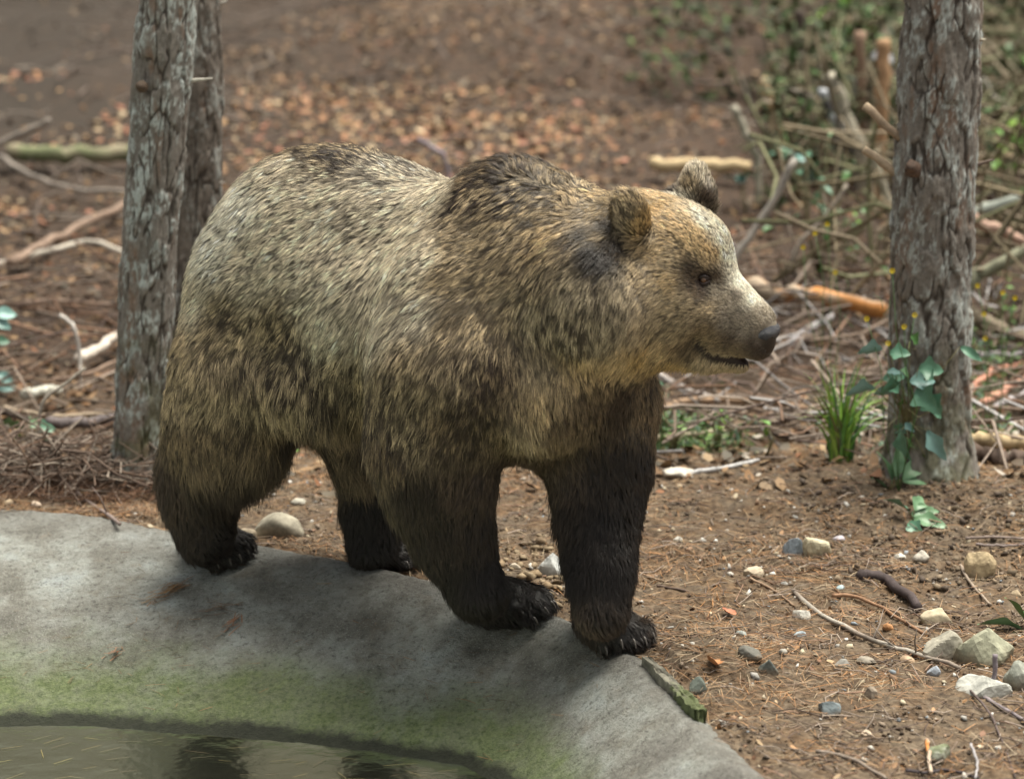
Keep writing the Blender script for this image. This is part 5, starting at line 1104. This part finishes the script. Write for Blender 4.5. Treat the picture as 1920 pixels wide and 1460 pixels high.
plant('edge_sprig', 'sprig of blue-green leaves at the left edge', c, [lf(-8, 590, c[1], 34, 26, .2, .1, .8, mg5), lf(-6, 600, c[1], 28, 20, -.6, -.3, .8, mg5), lf(-8, 640, c[1], 22, 20, .0, .1, .8, mg1), lf(-5, 700, c[1], 30, 20, -.2, -.4, .8, mg5), lf(-8, 725, c[1], 34, 24, -.1, .1, .8, mg5)])
def leafcloud(name, label, u, v, y, su, sv, n, sz, mts, kind_cat='shrub'):
    y = gnd(u, v + 2.5 * sv + (45 if y > 2.6 else 0))[1] if y > 1.7 else y
    c = P(u, v, y); s = pxm(y, c[2]); g = np.array([c[0], c[1], surf_z(c[0], c[1])[0]]); r = empty(name, g); tag(r, label, kind_cat)
    for k in range(n):
        p = c + np.array([rng.normal(0, su / s), rng.normal(0, su / s * .6), rng.normal(0, sv / s)]); L_ = sz / s * rng.uniform(.7, 1.3); V, F = leafmesh(L_, L_ * .6, 0)
        Mx = Matrix.Rotation(rng.uniform(0, 6.28), 3, 'Z') @ Matrix.Rotation(rng.uniform(-.6, .8), 3, 'Y') @ Matrix.Rotation(rng.uniform(-.6, .6), 3, 'X')
        o = mesh_obj('leaf', np.array(V) @ np.array(Mx).T, F, mts[k % len(mts)], r, True); o.location = p - g
        if k % 2 == 0:
            V, F = tube([np.zeros(3), (p - g) * .5 + rng.normal(0, .02, 3), p - g], [.006, .004, .002], 5); mesh_obj('stem', V, F, mstem, r, True)
for a in [('leafy_shrub', 'small blurred shrub with teal leaves low in the thicket', 1500, 298, 3.3, 28, 14, 9, 40, (mg1, mg5)), ('leafy_shrub', 'two-leaved teal seedling left of the thicket', 1400, 338, 3.3, 14, 7, 4, 34, (mg5, mg1)),
          ('leafy_shrub', 'dark green leafy sprout near the top of the thicket', 1480, 228, 3.8, 18, 9, 6, 34, (mg1, mg4)), ('tall_shrub', 'tall mossy green shrub at the top of the thicket', 1592, 50, 5.0, 36, 40, 60, 40, (mg4, mg3, mg6)),
          ('lime_shrub', 'bright lime shrub behind the right trunk', 1893, 272, 3.0, 24, 30, 46, 26, (mg6, mg3)), ('leafy_shrub', 'dark green shrub in the upper right corner', 1905, 128, 5.0, 26, 20, 30, 34, (mg4, mg3)),
          ('ground_weed', 'cluster of small green leaves behind the far foreleg', 1262, 797, 1.5, 24, 8, 12, 16, (mg3, mg4)), ('ground_weed', 'bright sprout left of the pale slender branch', 1345, 798, 1.5, 10, 12, 8, 12, (mg3, mg6)),
          ('ground_weed', 'single bright green leaf pair left of the grass tuft', 1438, 800, 1.4, 6, 3, 3, 18, (mg3,)), ('ground_weed', 'grey-green leaves by the chest of the far foreleg', 1240, 722, 1.8, 12, 6, 6, 24, (mg1, mg2)),
          ('ground_weed', 'green leaves seen under the belly of the bear', 575, 850, 1.6, 16, 8, 8, 18, (mg1, mg3)), ('thicket_weed', 'leafy stems behind the yellow flowers right of the pole', 1540, 330, 3.2, 40, 60, 22, 24, (mg4, mg2, mg1)),
          ('thicket_weed', 'low leafy weed between pole and right trunk', 1600, 440, 2.4, 36, 34, 22, 18, (mg4, mg3, mg2)), ('thicket_weed', 'green weed by the right edge above the brown-grey log', 1885, 560, 2.4, 24, 24, 14, 16, (mg4, mg3))]:
    leafcloud(*a)
# the thicket's undergrowth: one mass of small leaves
def undergrowth(name, n, yr, k0, k1, hmax, cols, sz):
    out = []; tot = 0
    while tot < n:
        y = rng.uniform(*yr, n); x = (y + 8) * rng.uniform(k0, k1, n); h = hmax * rng.random(n) ** 1.6
        k = rng.random(n) < np.clip((fb2(x, y, 1.7, 3, 123) - .46) * 7, 0, 1) * np.clip(fb2(x * 2 + h * 3, y * 2 - h * 2, 1.5, 2, 124) * 3 - .9, 0, 1); out.append(np.c_[x[k], y[k], surf_z(x[k], y[k]) + h[k]]); tot += k.sum()
    p = np.concatenate(out)[:n]; s = rng.uniform(*sz, n)
    tag(stamp(name, lv, lfc, p, rotm(rng.random(n) * 6.28, rng.normal(0, .6, n), rng.normal(0, .6, n)), np.stack([s, s * rng.uniform(.25, .8, n), s], 1), pick(cols, n, .7), mleaf), kind='stuff')
undergrowth('undergrowth', 8000, (4.6, 11.5), .090, .22, .62, [(.07, .09, .035), (.035, .05, .02), (.12, .11, .055), (.07, .13, .04), (.16, .12, .07), (.09, .07, .045)], (.04, .12))
undergrowth('low_greenery', 3200, (1.45, 3.2), .050, .20, .14, [(.10, .19, .05), (.07, .12, .04), (.16, .26, .08), (.12, .20, .13)], (.015, .045))
undergrowth('far_greenery', 2500, (9, 17), .04, .2, .9, [(.05, .08, .03), (.08, .14, .04), (.04, .05, .025)], (.06, .14))
# grass tuft left of the right trunk
c = P(1578, 828, 1.22); c[2] = surf_z(c[0], c[1])[0]; r = empty('grass_tuft', c); tag(r, 'bright green grass tuft standing left of the right trunk', 'grass')
for k in range(85):
    a = rng.uniform(0, 6.28); sp = rng.uniform(.2, 1); h = rng.uniform(.22, .44); out = np.array([math.cos(a), math.sin(a) * .7, 0]) * sp ** .7 * .20; b0 = np.array([rng.normal(0, .016), rng.normal(0, .015), 0]); V = []; n = 8
    sv = np.array([-math.sin(a + .6), math.cos(a + .6), 0])
    for i in range(n):
        t = i / (n - 1); p = b0 + out * t ** 1.8 + np.array([0, 0, h * (t - .42 * sp * t ** 3)]); w_ = .0062 * (1 - t) ** .7 + .0003
        V += [p - sv * w_, p + np.array([0, 0, -.001]), p + sv * w_]
    F = [(i * 3 + j, i * 3 + j + 1, i * 3 + j + 4, i * 3 + j + 3) for i in range(n - 1) for j in (0, 1)]
    mesh_obj('blade', V, F, (mg3, mg6, mg2, mg3, mstem, mg6)[k % 6], r, True)
# wiry yellow-flowered weeds
def flowers(label, base_uv, y, heads):
    g = P(*base_uv, y); g[2] = surf_z(g[0], g[1])[0]; r = empty('yellow_wildflower', g); tag(r, label, 'wildflower')
    for (u, v) in heads:
        p = P(u, v, y + rng.uniform(-.06, .06)) - g; V, F = tube([np.zeros(3), p * .4 + rng.normal(0, .02, 3), p * .75 + rng.normal(0, .015, 3), p], [.0016, .0013, .0011, .0009], 5); mesh_obj('stem', V, F, mg4, r, True)
        V, F = [], []; rr_ = .0085
        for q in range(9):
            a = q * .698; d1 = np.array([math.cos(a), -.35, math.sin(a)]); d2 = np.array([math.cos(a + .5), -.35, math.sin(a + .5)]); b = len(V); V += [p, p + d1 * rr_, p + (d1 + d2) * rr_ * .62, p + d2 * rr_]; F.append((b, b + 1, b + 2, b + 3))
        mesh_obj('flower', V, F, mylw, r, False)
    for k in range(26):
        q = heads[k % len(heads)]; p = (P(*q, y) - g) * rng.uniform(.15, .92) + rng.normal(0, .03, 3); d = rng.normal(0, 1, 3); d /= np.linalg.norm(d); V, F = tube([p, p + d * .03 + rng.normal(0, .006, 3), p + d * .06], [.0009, .0009, .0005], 4); mesh_obj('side_shoot', V, F, mg4 if k % 2 else mstem, r, True)
flowers('wiry yellow-flowered weed between the pole and the right trunk', (1560, 640), 1.9, [(1506, 463), (1528, 437), (1551, 420), (1566, 510)])
flowers('yellow-flowered weed growing against the right trunk', (1690, 780), yf - .04, [(1625, 597), (1673, 507), (1715, 590), (1695, 612), (1665, 643)])
flowers('yellow-flowered weed right of the right trunk', (1870, 720), 1.5, [(1845, 588), (1880, 548), (1903, 558), (1847, 634), (1833, 535)])
